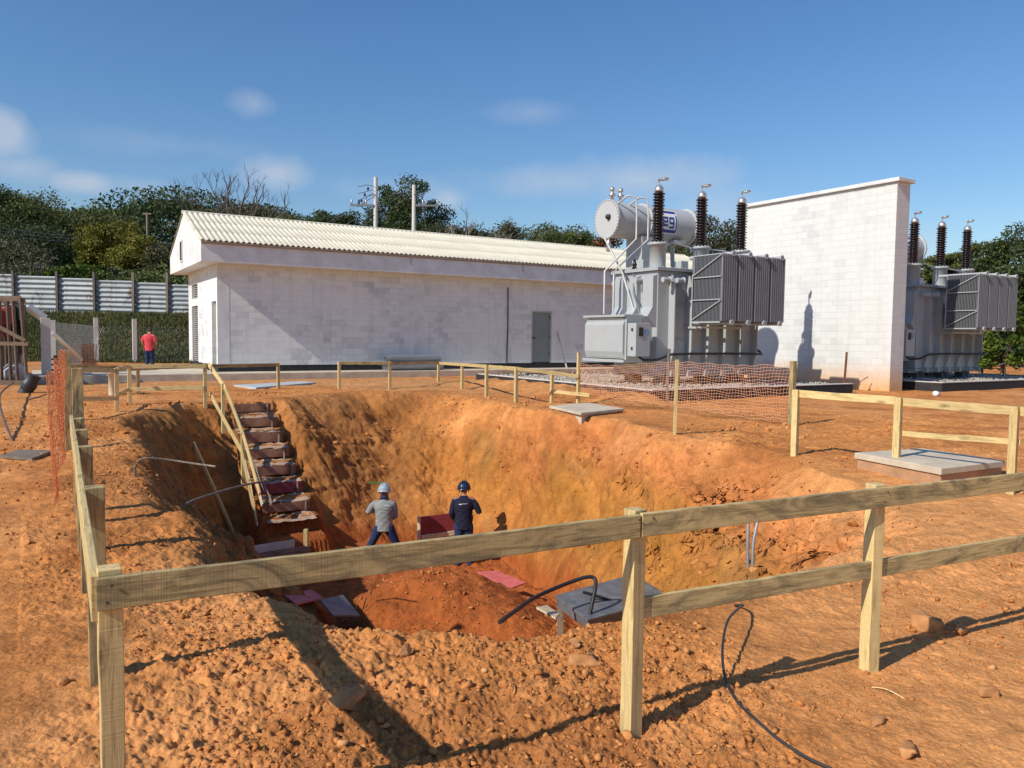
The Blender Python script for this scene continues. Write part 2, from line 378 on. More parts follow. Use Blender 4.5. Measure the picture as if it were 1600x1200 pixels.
# soil colours: beds of ochre, red and brown earth
def mixc(a, b, t): return a*(1-t[..., None])+np.array(b)*t[..., None]
C = np.zeros(X.shape+(3,))+np.array((.56, .26, .10))
C = mixc(C, (.62, .32, .145), sstep(-.2, .5, fbm(X*.7, Y*.7, 4, 101)))
C = mixc(C, (.33, .135, .048), .7*sstep(.0, .5, fbm(X*1.3, Y*1.3, 4, 103)))
nz = fbm(X*.9, Y*.9, 4, 111)*.4+n3(.7, 4, 601)*.35; nz2 = n3(.6, 4, 611)*.55; nz3 = n3(.9, 4, 621)*.6; nz4 = n3(.5, 4, 631)*.6
WS = WALL**.5
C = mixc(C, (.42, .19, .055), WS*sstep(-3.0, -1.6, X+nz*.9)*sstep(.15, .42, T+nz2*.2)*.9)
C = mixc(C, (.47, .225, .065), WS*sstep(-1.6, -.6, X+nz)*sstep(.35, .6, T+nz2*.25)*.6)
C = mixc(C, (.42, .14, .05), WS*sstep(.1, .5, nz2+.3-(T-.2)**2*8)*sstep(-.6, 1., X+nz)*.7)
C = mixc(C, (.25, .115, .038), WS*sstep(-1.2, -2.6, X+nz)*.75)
C = mixc(C, (.22, .145, .06), WS*sstep(.15, .4, nz3)*.5)
C = mixc(C, (.46, .16, .075), WS*sstep(.1, .4, nz4)*.55*sstep(-.5, 1, X))
wrr = sstep(-.6, 1.0, X)*sstep(5.0, 7.0, Y); brk = np.exp(-((T-.50+nz*.12)/.07)**2)*wrr
C = mixc(C, (.27, .17, .075), brk*.6*sstep(-.2, .4, nz3)*WS); C = mixc(C, (.39, .19, .05), WS*wrr*sstep(.5, .6, T+nz2*.1)*.8); C = mixc(C, (.55, .22, .09), WS*wrr*sstep(.48, .35, T)*.55)
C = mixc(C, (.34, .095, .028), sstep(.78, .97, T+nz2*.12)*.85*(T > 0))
C = mixc(C, (.40, .28, .13), INS*sstep(.25, .5, nz)*.6)
C = mixc(C, (.48, .30, .17), .55*sstep(16, 24, Y)*sstep(-.1, .4, fbm(X*.15, Y*.5, 3, 117))*(1-WALL))
C = mixc(C, (.055, .075, .022), np.maximum(sstep(44, 60, Y), sstep(38, 39, Y)*sstep(-3, -7, X)))
C = mixc(C, (.70, .37, .17), .75*sstep(.8, 2.2, X)*sstep(10, 8, Y)*sstep(.3, .1, T))
C = C*(1+.20*n3(3, 4, 641)*WS[...])[..., None] if False else C*(1+.22*n3(2.5, 4, 641)*WS)[..., None]
C = C*(1+.22*fbm(X*9, Y*9, 3, 119)+.12*fbm(X*3, Y*3, 3, 129))[..., None]
C = np.clip(C*np.array([1.03, .92, .73]), .01, 1)
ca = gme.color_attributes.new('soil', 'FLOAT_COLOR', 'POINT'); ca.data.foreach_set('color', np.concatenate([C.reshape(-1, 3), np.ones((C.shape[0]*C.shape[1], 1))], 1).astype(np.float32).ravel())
b = NB('soil'); at = b.n('ShaderNodeVertexColor'); at.layer_name = 'soil'
n1 = b.noise(45, detail=8, rough=.7); n2 = b.noise(9, detail=8, rough=.65); n3 = b.noise(170, detail=4)
c = b.mix(1., at.outputs[0], b.ramp(n1, [(.3, (.72, .70, .68)), (.55, (1.02, 1, .98)), (.75, (1.28, 1.3, 1.32))]), 'MULTIPLY')
c = b.mix(1., c, b.ramp(n2, [(.3, (.82, .8, .78)), (.7, (1.16, 1.17, 1.18))]), 'MULTIPLY')
b.color(c).set(.95, 0, .15); n0 = b.noise(3.2, detail=9, rough=.62); pb = b.bump(n0, .7, .10); pb = b.bump(n2, .6, .035, pb); pb = b.bump(n1, .6, .012, pb); b.bump(n3, .5, .004, pb)
mat['soil'] = b.m
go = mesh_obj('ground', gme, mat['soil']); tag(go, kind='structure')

# ------------------------------------------------------------------ rock meshes
def ico(sub):
    bm = bmesh.new(); bmesh.ops.create_icosphere(bm, subdivisions=sub, radius=1)
    v = np.array([p.co[:] for p in bm.verts]); f = np.array([[q.index for q in t.verts] for t in bm.faces]); bm.free(); return v, f
I1, I2, I3 = ico(1), ico(2), ico(3)
def rockv(base, seed, flat=.7, angular=.35):
    r = np.random.default_rng(seed); v = base.copy()
    v = v*r.uniform(.75, 1.2, 3)
    for _ in range(8):
        n = r.normal(size=3); n /= np.linalg.norm(n); d = r.uniform(.22, .66); k = v@n
        v = v-np.outer(np.clip(k-d, 0, None), n)
    v = v*(1+angular*.55*fbm(v[:, 0]*2+seed, v[:, 1]*2+v[:, 2]*1.7, 3, seed)[:, None])
    return v*np.array([1, r.uniform(.65, .95), flat])
def rot_rand(n, r):
    q = r.normal(size=(n, 4)); q /= np.linalg.norm(q, axis=1)[:, None]; w, x, y, z = q.T
    return np.stack([1-2*(y*y+z*z), 2*(x*y-z*w), 2*(x*z+y*w), 2*(x*y+z*w), 1-2*(x*x+z*z), 2*(y*z-x*w), 2*(x*z-y*w), 2*(y*z+x*w), 1-2*(x*x+y*y)], -1).reshape(n, 3, 3)
def scatter(name, P, sz, base, nvar, m, label, cat, seed=1, smooth=False):
    r = np.random.default_rng(seed); vs = []; fs = []; off = 0; bv, bf = base
    var = [rockv(bv, seed*31+k, .75) for k in range(nvar)]; Rm = rot_rand(len(P), r); idx = r.integers(0, nvar, len(P))
    VV = np.stack(var)[idx]; VV = np.einsum('nij,nkj->nki', Rm, VV)*sz[:, None, None]; VV[..., 2] *= .8; VV = VV+P[:, None, :]
    FF = bf[None]+(np.arange(len(P))*len(bv))[:, None, None]
    me = np_mesh(name, VV.reshape(-1, 3), FF.reshape(-1, 3), smooth); o = mesh_obj(name, me, m); tag(o, label, cat, kind='stuff'); return o
def full_z(x, y):
    z, t, wall, ins, sw = ground0(x, y)
    return z, t, wall, ins, sw
b = NB('clod earth'); oi = b.n('ShaderNodeObjectInfo'); f = b.noise(.9, detail=4); g = b.noise(60, detail=6, rough=.7)
gg = b.n('ShaderNodeNewGeometry')
c = b.ramp(gg.outputs['Random Per Island'], [(0, (.40, .15, .045)), (.5, (.54, .225, .07)), (.95, (.58, .265, .09)), (1, (.62, .33, .14))])
b.color(b.mix(1., c, b.ramp(g, [(.3, (.75, .74, .72)), (.7, (1.2, 1.2, 1.2))]), 'MULTIPLY')).set(.95, 0, .15); b.bump(g, .5, .006); mat['clod'] = b.m
# pebbles and crumbs lie where the ground is broken
r_ = np.random.default_rng(5)
def sample_clods(n, xr, yr, thr, seed, keep=lambda x, y: True):
    r = np.random.default_rng(seed); x = r.uniform(*xr, n*6); y = r.uniform(*yr, n*6)
    w = fbm(x*1.3, y*1.3, 3, 201)+.5*fbm(x*.45, y*.45, 3, 21); ok = (w+r.normal(size=len(w))*.12 > thr) & keep(x, y)
    return x[ok][:n], y[ok][:n]
def surf(x, y):
    # nearest vertex height of the detailed sheet
    a = np.arctan2(x, y); rr = np.hypot(x, y)
    ia = np.clip(np.searchsorted(ang, a), 0, NA-1); ir = np.clip(np.searchsorted(rad, rr), 0, NR-1); return Z[ir, ia]
for nm, n, xr, yr, thr, s0, s1, base, seed, lab, pw in (
        ('crumbled_earth', 34000, (-3.4, 5.2), (2.0, 5.8), -.04, .0028, .012, I1, 11, 'loose orange crumbs of earth scattered over the near ground', 2.5),
        ('earth_clods', 1500, (-3.4, 5.2), (2.0, 5.4), .12, .008, .036, I1, 12, 'fist sized clods of orange earth heaped on the near lip', 3.2),
        ('heaped_clods', 1900, (-2.0, 1.2), (2.4, 4.6), -.25, .007, .040, I1, 15, 'angular clods heaped thickly between the two left front posts', 2.6),
        ('pebbly_spoil', 14000, (-9, 6.5), (5, 21), -.02, .008, .034, I1, 13, 'dry crumbs of soil lying on the pit slopes and the ground behind', 3.),
        ('soil_lumps', 900, (-8.5, 5.5), (7.0, 19), .06, .025, .085, I2, 14, 'rounded lumps of soil rolled down the sides of the pit', 3.2)):
    x, y = sample_clods(n, xr, yr, thr, seed); sz = s0+(s1-s0)*r_.random(len(x))**pw
    P = np.stack([x, y, surf(x, y)+sz*.12], -1); scatter(nm, P, sz, base, 14, mat['clod'], lab, 'loose earth', seed)
mat['rock'] = simple('pale rock earth', (.46, .22, .09), .95, 0, .35, 14, .9, 26, .15)
ROCKS = [((920, 1043), .085, 'reddish flat topped rock, largest on the ground left of the middle front post'), ((625, 1037), .052, 'rounded tan rock standing alone with a dark shadow below the pit lip'),
         ((1452, 985), .085, 'upright split block of earth shadowed by the rail, beside the right front post'), ((1500, 990), .075, 'sunlit tan block of earth beside the split block at the right'),
         ((360, 1053), .032, 'small pale yellow stone right of the corner post'), ((100, 1068), .032, 'pale stone lying left of the corner post, farther from it'), ((145, 1062), .036, 'pale knobbly stone touching the foot of the corner post'),
         ((896, 1018), .05, 'long tan clod just behind the largest reddish rock'), ((540, 1118), .060, 'small broken clod of earth inside the wide rail shadow'), ((612, 1010), .03, 'narrow upright clod left of the lone tan rock'),
         ((1365, 1135), .042, 'pale flat stone in front of the right front post near the frame edge'), ((800, 1085), .03, 'rough clod below the lip among the crumbs, left of the reddish rock'), ((1545, 1090), .045, 'flat tan stone at the right edge of the near ground'), ((1420,1180), .055, 'broad buried rock at the bottom right corner')]
for k, ((px, py), s, lab) in enumerate(ROCKS):
    p = GP(px, py); v = rockv(I3[0], 500+k, .8, .8); v = v*(1+.16*fbm(v[:, 0]*2.2+k, v[:, 1]*2.2+v[:, 2]*1.9, 4, k)+.10*fbm(v[:, 0]*6, v[:, 1]*6+v[:, 2]*5, 3, k+9))[:, None]*s*(1+.15*(k % 3))*np.array([1.25, .9, 1]); me = np_mesh('rock', v, I3[1]); o = mesh_obj('rock', me, mat['rock']); o.location = Vector((p.x, p.y, float(surf(np.array([p.x]), np.array([p.y]))[0])+s*.28)); o.rotation_euler = (0, 0, k*1.3)
    tag(o, lab, 'rock', 'loose rocks on the near ground')
# ------------------------------------------------------------------ materials for the built things
def blockwall(name, paint, block, amt, dirt):
    b = NB(name); sx = b.n('ShaderNodeSeparateXYZ'); b.link(b.tc.outputs['Object'], sx.inputs[0])
    cb = b.n('ShaderNodeCombineXYZ'); b.link(b.math('ADD', sx.outputs[0], sx.outputs[1]), cb.inputs[0]); b.link(sx.outputs[2], cb.inputs[1])
    br = b.n('ShaderNodeTexBrick'); b.link(cb.outputs[0], br.inputs['Vector']); br.inputs['Scale'].default_value = 1
    br.inputs['Brick Width'].default_value = .4; br.inputs['Row Height'].default_value = .2; br.inputs['Mortar Size'].default_value = .009; br.inputs['Mortar Smooth'].default_value = .4
    br.inputs['Color1'].default_value = (1, 1, 1, 1); br.inputs['Color2'].default_value = (.35, .35, .35, 1); br.inputs['Mortar'].default_value = (0, 0, 0, 1); br.inputs['Bias'].default_value = -.1
    big = b.noise(.55, detail=5, rough=.6); sm = b.noise(7, detail=8, rough=.7); fine = b.noise(38, detail=6)
    # each block took the paint differently
    m1 = b.math('MULTIPLY', b.ramp(br.outputs['Color'], [(.30, (1,1,1)), (.75, (.12,)*3)]), b.ramp(big, [(.40, (.12,)*3), (.58, (1,1,1))]))
    m1 = b.math('MULTIPLY', m1, b.ramp(sm, [(.30, (.45,)*3), (.6, (1,)*3)]))
    c = b.mix(b.math('MULTIPLY', m1, amt), paint, block)
    st = b.noise(1.0, b.mapping((3.5, 3.5, .35)), 6, .65)
    c = b.mix(b.math('MULTIPLY', b.ramp(st, [(.5, (0,0,0)), (.75, (1,1,1))]),   .22*amt+.05), c, tuple(x*.82 for x in block))
    c = b.mix(b.math('MULTIPLY', br.outputs['Fac'], .5), c, tuple(x*.90 for x in paint))
    if dirt:
        h = b.math('ADD', sx.outputs[2], b.math('MULTIPLY', b.math('SUBTRACT', sm, .5), .7)); df = b.n('ShaderNodeMapRange'); b.link(h, df.inputs[0])
        df.inputs[1].default_value = dirt*1.25; df.inputs[2].default_value = 0.05; df.inputs[3].default_value = 0; df.inputs[4].default_value = .9
        c = b.mix(df.outputs[0], c, (.66, .34, .10))
    b.color(c).set(.9, 0, .2)
    pb = b.bump(b.math('SUBTRACT', 1., br.outputs['Fac']), .55, .006); b.bump(fine, .25, .004, pb); return b.m
mat['wall'] = blockwall('whitewashed block', (.74, .76, .75), (.40, .42, .45), 1., 0)
mat['firewall'] = blockwall('whitewashed fire wall block', (.66, .675, .66), (.42, .44, .45), .72, .75)
mat['fascia'] = simple('whitewashed concrete', (.66, .68, .68), .9, 0, .16, 2.2, .2, 30)
mat['conc'] = simple('concrete', (.52, .45, .34), .9, 0, .18, 4, .3, 40)
mat['conc_pale'] = simple('pale concrete', (.60, .57, .52), .9, 0, .15, 4, .3, 40)
mat['bitumen'] = simple('black bitumen paint', (.022, .022, .024), .75, 0, .5, 6, .3, 30)
mat['roof'] = simple('cream fibre cement', (.64, .60, .48), .85, 0, .10, 1.3, .15, 60)
mat['steelgrey'] = simple('grey enamel', (.38, .405, .415), .38, 0, .05, 2, .02, 6)
mat['radgrey'] = simple('radiator grey', (.165, .175, .19), .45, 0, .06, 3)
mat['porcelain'] = simple('brown porcelain', (.017, .010, .010), .25, 0, .2, 5)
mat['alu'] = simple('bare aluminium', (.62, .60, .56), .35, .8, .08, 9)
mat['pipegrey'] = simple('pale pipe paint', (.50, .52, .52), .4)
mat['black'] = simple('black rubber', (.018, .018, .02), .55, 0, .3, 20)
mat['dark'] = simple('dark opening', (.03, .032, .03), .6)
mat['door'] = simple('grey green door paint', (.22, .26, .25), .45, 0, .06, 2)
mat['doorframe'] = simple('grey door frame', (.42, .43, .40), .6, 0, .08, 4)
mat['blue'] = simple('blue sign paint', (.012, .05, .26), .4, 0, .05, 5)
mat['white'] = simple('white paint', (.80, .80, .79), .5, 0, .04, 5)
mat['ltblue'] = simple('light blue sticker', (.15, .33, .55), .5, 0, .06, 5)
mat['galv'] = simple('galvanised wire', (.42, .45, .47), .4, .6, .15, 20)
mat['rust'] = simple('rusty steel', (.17, .065, .03), .9, 0, .4, 14, .5, 60)
mat['red'] = simple('red paint', (.42, .025, .02), .5, 0, .15, 5)
mat['pvc'] = simple('cream plastic pipe', (.70, .62, .46), .45, 0, .07, 7)
mat['pipeblack'] = simple('black corrugated pipe', (.03, .032, .033), .5, 0, .3, 9)
mat['maroon'] = simple('maroon film plywood', (.22, .035, .045), .55, 0, .3, 6, .2, 40)
mat['pink'] = simple('faded pink plywood', (.62, .14, .13), .7, 0, .22, 7, .2, 40)
mat['greyply'] = simple('worn grey plywood', (.13, .14, .15), .5, 0, .45, 5, .2, 40)
mat['net'] = simple('orange plastic net', (.80, .30, .12), .6, 0, .1, 9)
mat['netpale'] = simple('faded orange net', (.76, .40, .23), .6, 0, .1, 9)
mat['polecon'] = simple('pale concrete pole', (.62, .60, .55), .85, 0, .1, 5)
mat['whitestone'] = simple('crushed white stone', (.42, .385, .34), .9, 0, .25, 20, .4, 60)

# ------------------------------------------------------------------ white block building
BO = (-9.66, 25.46, 0); L = 22.8; ZF = .43; ZS = 3.76; ZE = 4.42; WD = 5.7
bld = empty('block_building', BO, YAW, 'long white block building with a cream corrugated roof and deep box eaves', 'building')
m = MB(); d0, d1, dz = 12.2, 13.2, 2.56
m.box(0, d0, 0, .2, ZF, ZS); m.box(d1, L, 0, .2, ZF, ZS); m.box(d0, d1, 0, .2, dz, ZS)         # long wall
ys = [.2, .95, 3.65, 4.95, WD]
m.box(0, .2, .95, 3.65, ZF, ZS); m.box(0, .2, 4.95, WD, ZF, ZS); m.box(0, .2, .2, .95, 2.55, ZS)
m.box(0, .2, 3.65, 4.95, 2.5, 2.77); m.box(0, .2, 3.65, 4.95, 3.3, ZS)
m.box(.2, L, WD-.2, WD, ZF, ZS); m.box(L-.2, L, .2, WD-.2, ZF, ZS); m.build('wall', mat['wall'], bld)
m = MB(); m.box(.01, L-.01, .012, WD-.012, 0, ZF); m.build('plinth', mat['bitumen'], bld)
# pilasters: smooth cast columns flush-proud between block panels
for u in (0, 3.15, 7.0, 10.9, 15.0, 18.8): m = MB(); m.box(u, u+.38, -.006, .0, ZF+.002, ZS-.002); m.build('pilaster', mat['fascia'], bld)
m = MB(); g0, g1 = -.57, L+.4
m.prism([(-.554, ZS), (-.554, ZE-.03), (WD/2, ZE+1.24), (WD+.554, ZE-.03), (WD+.554, ZS)], 'x', g0, g1); 
m.build('gable_box', mat['fascia'], bld)
# roof: two slopes of corrugated sheets laid in three courses
def corr(y0, z0, y1, z1, name):
    us = np.arange(g0-.04, g1+.06, .177/8); n = len(us); wv = .027*np.cos(us/.177*2*math.pi); vs = []; fs = []
    nr = 3; k = 0
    for r in range(nr):
        a, c = r/nr-(.02 if r else 0), (r+1)/nr; lift = .007*r
        for q, t in enumerate((a, c)):
            y = y0+(y1-y0)*t; z = z0+(z1-z0)*t
            lz = 0
            for s_ in (0, 1):
                vs.append(np.stack([us, np.full(n, y), z+wv+.05+lift-s_*.008], -1))
        b0 = r*4*n; i = np.arange(n-1)
        fs += [np.stack([b0+i, b0+i+1, b0+2*n+i+1, b0+2*n+i], -1), np.stack([b0+n+i, b0+3*n+i, b0+3*n+i+1, b0+n+i+1], -1), np.stack([b0+i, b0+n+i, b0+n+i+1, b0+i+1], -1)]
        if r == 0: pass
    me = np_mesh(name, np.concatenate(vs), np.concatenate(fs), False); return mesh_obj(name, me, mat['roof'], bld)
corr(-.66, ZE-.05, WD/2, ZE+1.285-.02, 'roof_sheet'); corr(WD+.66, ZE-.05, WD/2, ZE+1.285-.02, 'roof_sheet')
m = MB(); m.tube([(g0-.05, WD/2, ZE+1.31), (g1+.05, WD/2, ZE+1.31)], .06, 8); m.build('ridge_cap', mat['roof'], bld)
m = MB(); m.box(g0, g1, -.605, -.557, ZE-.105, ZE-.06); m.build('gutter', simple('weathered fascia strip', (.34, .26, .2), .8), bld)
for u in (6.6, 11.4, 15.8):
    m = MB(); m.box(u, u+.03, -.585, -.556, ZS+.28, ZE-.1); m.build('gutter_bracket', mat['doorframe'], bld)
def louver(name, y0, y1, z0, z1, x, frame=True):
    m = MB(); m.box(x, x+.02, y0, y1, z0, z1); o = m.build(name, mat['dark'], bld)
    m = MB(); n = int((z1-z0)/.07)
    for i in range(n): 
        z = z0+(i+.5)*(z1-z0)/n; m.box(x-.03, x-.005, y0+.03, y1-.03, z-.018, z+.008)
    m.build('slat', mat['doorframe'], o)
m = MB(); m.box(-.6, -.575, 3.1, 3.6, 4.02, 4.80); o = m.build('gable_vent', mat['fascia'], bld); m = MB(); m.box(-.606, -.602, 3.16, 3.54, 4.08, 4.74); m.build('vent_opening', mat['dark'], o)
louver('louvred_window', 3.68, 4.92, 2.79, 3.28, .1); louver('louvred_door', 3.68, 4.92, ZF+.01, 2.48, .1)
m = MB(); m.box(.12, .16, .2, .95, ZF+.01, 2.54); m.build('side_door', simple('olive door', (.26, .25, .20), .6), bld)
m = MB(); m.box(d0+.06, d1-.06, .06, .10, ZF+.02, dz-.06); dr = m.build('door', mat['door'], bld)
m = MB(); m.box(d0, d0+.06, .0, .12, ZF+.01, dz); m.box(d1-.06, d1, .0, .12, ZF+.01, dz); m.box(d0+.06, d1-.06, .0, .12, dz-.06, dz); m.build('door_frame', mat['doorframe'], bld)
m = MB(); m.box(d0+.1, d0+.13, .02, .06, 1.40, 1.50); m.box(d0+.1, d0+.27, .01, .025, 1.44, 1.465); m.build('handle', mat['black'], dr)
for z in (.75, 1.45, 2.25): m = MB(); m.box(d1-.08, d1-.05, .03, .062, z, z+.1); m.build('hinge', mat['black'], dr)
def wp(u, v, z=0): return Vector((BO[0]+u*math.cos(YAW)-v*math.sin(YAW), BO[1]+u*math.sin(YAW)+v*math.cos(YAW), z))
m = MB(); m.tube([wp(11.05, -.03, 3.45), wp(11.06, -.03, 1.9), wp(11.02, -.03, .25)], .022, 8); tag(m.build('conduit', mat['black']), 'thin black conduit running down the white wall left of the grey door', 'conduit')
o = beam('broom', wp(13.75, -.32, .26), wp(13.45, -.05, 1.72), .025, .025, mat['wood_dark']); tag(o, 'broom leaning on the white wall right of the grey door', 'broom')
m = MB(); m.box(-.16, .16, -.03, .03, -.03, .06); h = m.build('broom_head', mat['conc'], o); h.location = (0, 0, 0)
# apron slab
m = MB(); m.box(-5.2, 16.5, -1.25, -.002, -.02, .22); m.box(-5.2, -.005, .0, 3.0, -.02, .217)
tag(m.build('pavement', simple('sandy concrete', (.50, .43, .33), .9, 0, .25, 2.5, .3, 40), None, .01, BO, YAW), kind='structure')

# ------------------------------------------------------------------ fire wall
fw = empty('fire_wall', (11.0, 22.58, -.05), .554, 'free standing white block fire wall with a projecting cap between the two transformers', 'wall')
m = MB(); m.box(0, .62, 0, 5.65, -.3, 6.10); m.build('wall_panel', mat['firewall'], fw)
m = MB(); m.box(-.1, .72, -.1, 5.75, 6.103, 6.21); m.build('cap', mat['fascia'], fw, .008)
m = MB(); m.box(-.006, 0, .0, .38, .0, 6.08); m.box(-.006, 0, 5.25, 5.65, 0, 6.08); m.box(-.006, 0, .38, 5.25, 2.75, 2.96); m.build('cast_column', mat['firewall'], fw)

# ------------------------------------------------------------------ transformer pads
PC = G(1020, 611, .26); DL = Vector((9.37, 4.9, 0))
for k, (o3, lab) in enumerate(((Vector((PC.x, PC.y, 0)), 'transformer pad of white gravel in a black kerb, left of the fire wall'), (Vector((PC.x, PC.y, 0))+DL, 'transformer pad of white gravel in a black kerb, right of the fire wall'))):
    p = empty('gravel_pad', o3, YAW, lab, 'pad', 'gravel pads under the transformers'); w = 7.35 if k == 0 else 8.5
    m = MB(); m.box(0, w, 0, .15, -.3, .26); m.box(0, w, 8.35, 8.5, -.3, .26); m.box(0, .15, .15, 8.35, -.3, .26); m.box(w-.15, w, .15, 8.35, -.3, .26); m.build('kerb', mat['bitumen'], p)
    m = MB(); m.box(-.01, w+.01, -.01, .16, .263, .285); m.box(-.01, .16, .16, 8.34, .263, .285); m.build('kerb_top', mat['conc_pale'], p)
    m = MB(); m.box(.15, w-.15, .15, 8.35, 0, .19); m.build('gravel_bed', mat['conc'], p)
    n = 7000; r = np.random.default_rng(60+k); u = r.uniform(.17, w-.17, n); v = .17+(8.1)*r.random(n)**1.5; c, s = math.cos(YAW), math.sin(YAW)
    sz = r.uniform(.03, .065, n); z = .19+.07*r.random(n)+.05*fbm(u*1.5, v*1.5, 2, 7)
    P = np.stack([o3.x+u*c-v*s, o3.y+u*s+v*c, z], -1)
    scatter('gravel', P, sz, ico(1), 8, mat['whitestone'], 'white crushed stone spread inside the kerb '+('left' if k == 0 else 'right')+' of the fire wall', 'gravel', 70+k)

# ------------------------------------------------------------------ transformer
TP = Vector((3.79, 20.46, .26))
tr = empty('power_transformer', TP, YAW, 'grey power transformer left of the fire wall, blue logo on its oil drum', 'transformer', 'power transformers beside the fire wall')
tr.scale = (.93, .93, .93); sg = mat['steelgrey']; TL, TW, TH = 3.95, 1.9, 3.22
m = MB(); m.prism([(.0, .35), (.0, TH), (TL, TH), (TL, .35)], 'y', 0, TW); tank = m.build('tank', sg, tr, .02)
m = MB(); m.box(-.1, TL+.1, -.1, TW+.1, TH+.003, TH+.045); m.box(-.09, TL+.09, -.09, TW+.09, TH+.05, TH+.085); 
for i in range(40):
    for (x, y) in ((-.06+i*.105, -.06), (-.06+i*.105, TW+.06)): m.lathe([(0, .0), (.018, .0), (.018, .03), (0, .03)], (x, y, TH+.085), n=6, sm=False)
for i in range(18):
    m.lathe([(0, .0), (.018, .0), (.018, .03), (0, .03)], (-.06, .02+i*.11, TH+.085), n=6, sm=False)
m.build('cover', sg, tr)
for y0, y1 in ((.02, .46), (.72, 1.06), (1.34, 1.72)):       # box stiffeners on the left face
    m = MB(); m.prism([(-.002, 1.62), (-.34, 1.93), (-.16, 2.2), (-.16, 3.05), (-.002, 3.12)], 'y', y0, y1); m.build('stiffener', sg, tr, .008)
for x in (.45, 1.12, 1.8, 2.5, 3.2, 3.85):                    # fins on the front face
    m = MB(); m.prism([(-.0, .40), (-.05, .40), (-.24, .95), (-.24, 2.75), (-.12, 3.1), (-.0, 3.15)], 'x', x-.02, x+.02); m.build('stiffener', sg, tr)
    m = MB(); m.box(x-.04, x+.04, -.20, -.02, .22, .40); m.build('jack_lug', sg, tr)
m = MB(); m.box(-.05, TL+.05, -.04, TW+.04, .27, .348); m.box(-.15, TL+.15, .15, .4, .2, .27); m.box(-.15, TL+.15, TW-.4, TW-.15, .2, .27); m.build('base_frame', sg, tr)
for x in (.55, 2.1, 3.5):
    for y in (.28, TW-.28):
        m = MB(); m.box(x-.22, x+.22, y-.16, y+.16, .0, .2); m.lathe([(0, -.14), (.13, -.14), (.13, -.05), (.10, -.05), (.10, .05), (.13, .05), (.13, .14), (0, .14)], (x, y-.02, .14), 'y', 16); m.build('skid', simple('dark skid', (.10, .11, .12), .6) if x == .55 and y < .5 else bpy.data.materials['dark skid'], tr, .01)
for (cx, cz) in ((.80, 2.55), (.80, 1.05)):                   # round hand holes with bolt rings
    m = MB(); m.lathe([(0, 0), (.27, 0), (.27, -.035), (0, -.035)], (cx, -.001, cz), 'y', 28, False)
    for i in range(20): a = i*math.pi/10; m.lathe([(.016, -.035), (.016, -.06), (0, -.06)], (cx+.235*math.cos(a), 0, cz+.235*math.sin(a)), 'y', 6, False)
    m.build('hand_hole', sg, tr)
for (x, y) in ((.12, -.2), (.12, TW+.1), (TL-.15, -.2), (-.22, .58), (.62, -.22)):     # lifting lugs
    m = MB(); m.tube([(x-.12, y, 2.95), (x+.14, y, 2.95)], .075, 12); m.lathe([(.0, -.02), (.1, -.02), (.1, .02), (0, .02)], (x+.14, y, 2.95), 'x', 14); m.build('lifting_lug', mat['steelgrey'], tr)
# bushings
BX = (.39, 2.09, 3.79)
def bushing(x, y=.47):
    t = MB(); t.lathe([(.235, TH+.085), (.235, 3.98), (.30, 3.985), (.30, 4.05), (.0, 4.05)], (x, y, 0), n=28, sm=True)
    for i in range(14): a = i*math.pi/7; t.lathe([(.02, 4.05), (.02, 4.08), (0, 4.08)], (x+.235*math.cos(a), y+.235*math.sin(a), 0), n=6, sm=False)
    tu = t.build('turret', sg, tr)
    bu = MB(); prof = [(.0, 4.05), (.115, 4.05)]; z = 4.10
    for i in range(17):
        rr = .180 if i % 2 == 0 else .162
        prof += [(.115, z), (.115, z+.028), (rr, z+.012), (rr, z+.026), (.118, z+.06)]; z += .083
    prof += [(.09, z), (.0, z)]; ins = bu.lathe(prof, (x, y, 0), n=24).build('bushing', mat['porcelain'], tr)
    c = MB(); c.lathe([(.10, z-.01), (.135, z+.0), (.135, z+.06), (.115, z+.12), (.06, z+.19), (.035, z+.2), (.022, z+.21), (.022, z+.36), (0, z+.36)], (x, y, 0), n=20); c.build('cap', mat['alu'], ins)
    c = MB(); c.tube([(x-.05, y, z+.33), (x+.10, y-.01, z+.36)], .028, 8); c.tube([(x+.07, y, z+.36), (x+.30, y-.03, z+.40)], .045, 10); c.box(x+.12, x+.2, y-.07, y+.05, z+.33, z+.42); c.build('terminal_clamp', mat['alu'], ins)
for x in BX: bushing(x)
m = MB(); m.tube([(.66, .45, 4.0), (.95, .4, 4.12), (1.3, .36, 4.02), (1.75, .4, 3.98)], .02, 8); m.tube([(2.35, .4, 4.0), (2.9, .3, 3.97), (3.5, .35, 3.93)], .02, 8); m.build('vent_pipe', mat['pipegrey'], tr)
# conservator
CY, CZ, CR, C0, C1 = 2.19, 4.9, .54, -.12, 3.05
m = MB(); m.lathe([(CR, C0), (CR, C1)], (0, CY, CZ), 'x', 48)
for x in (C0, 1.19, C1):
    m.lathe([(CR, x-.025), (CR+.055, x-.025), (CR+.055, x+.025), (CR, x+.025)], (0, CY, CZ), 'x', 48, False)
m.lathe([(0, C0-.03), (CR+.05, C0-.03), (CR+.05, C0-.028)], (0, CY, CZ), 'x', 48, False); m.lathe([(CR+.05, C1+.028), (0, C1+.03)], (0, CY, CZ), 'x', 48, False)
for x in (C0-.04, C1+.04):
    for i in range(36): a = i*math.pi/18; m.tube([(x-.02, CY+(CR+.025)*math.cos(a), CZ+(CR+.025)*math.sin(a)), (x+.05, CY+(CR+.025)*math.cos(a), CZ+(CR+.025)*math.sin(a))], .018, 6)
con = m.build('conservator', simple('pale grey enamel', (.46, .48, .48), .38, 0, .04, 2), tr)
m = MB(); m.lathe([(0, C0-.12), (.07, C0-.12), (.09, C0-.03)], (0, CY-.12, CZ+.05), 'x', 16); m.build('level_gauge', mat['black'], con)
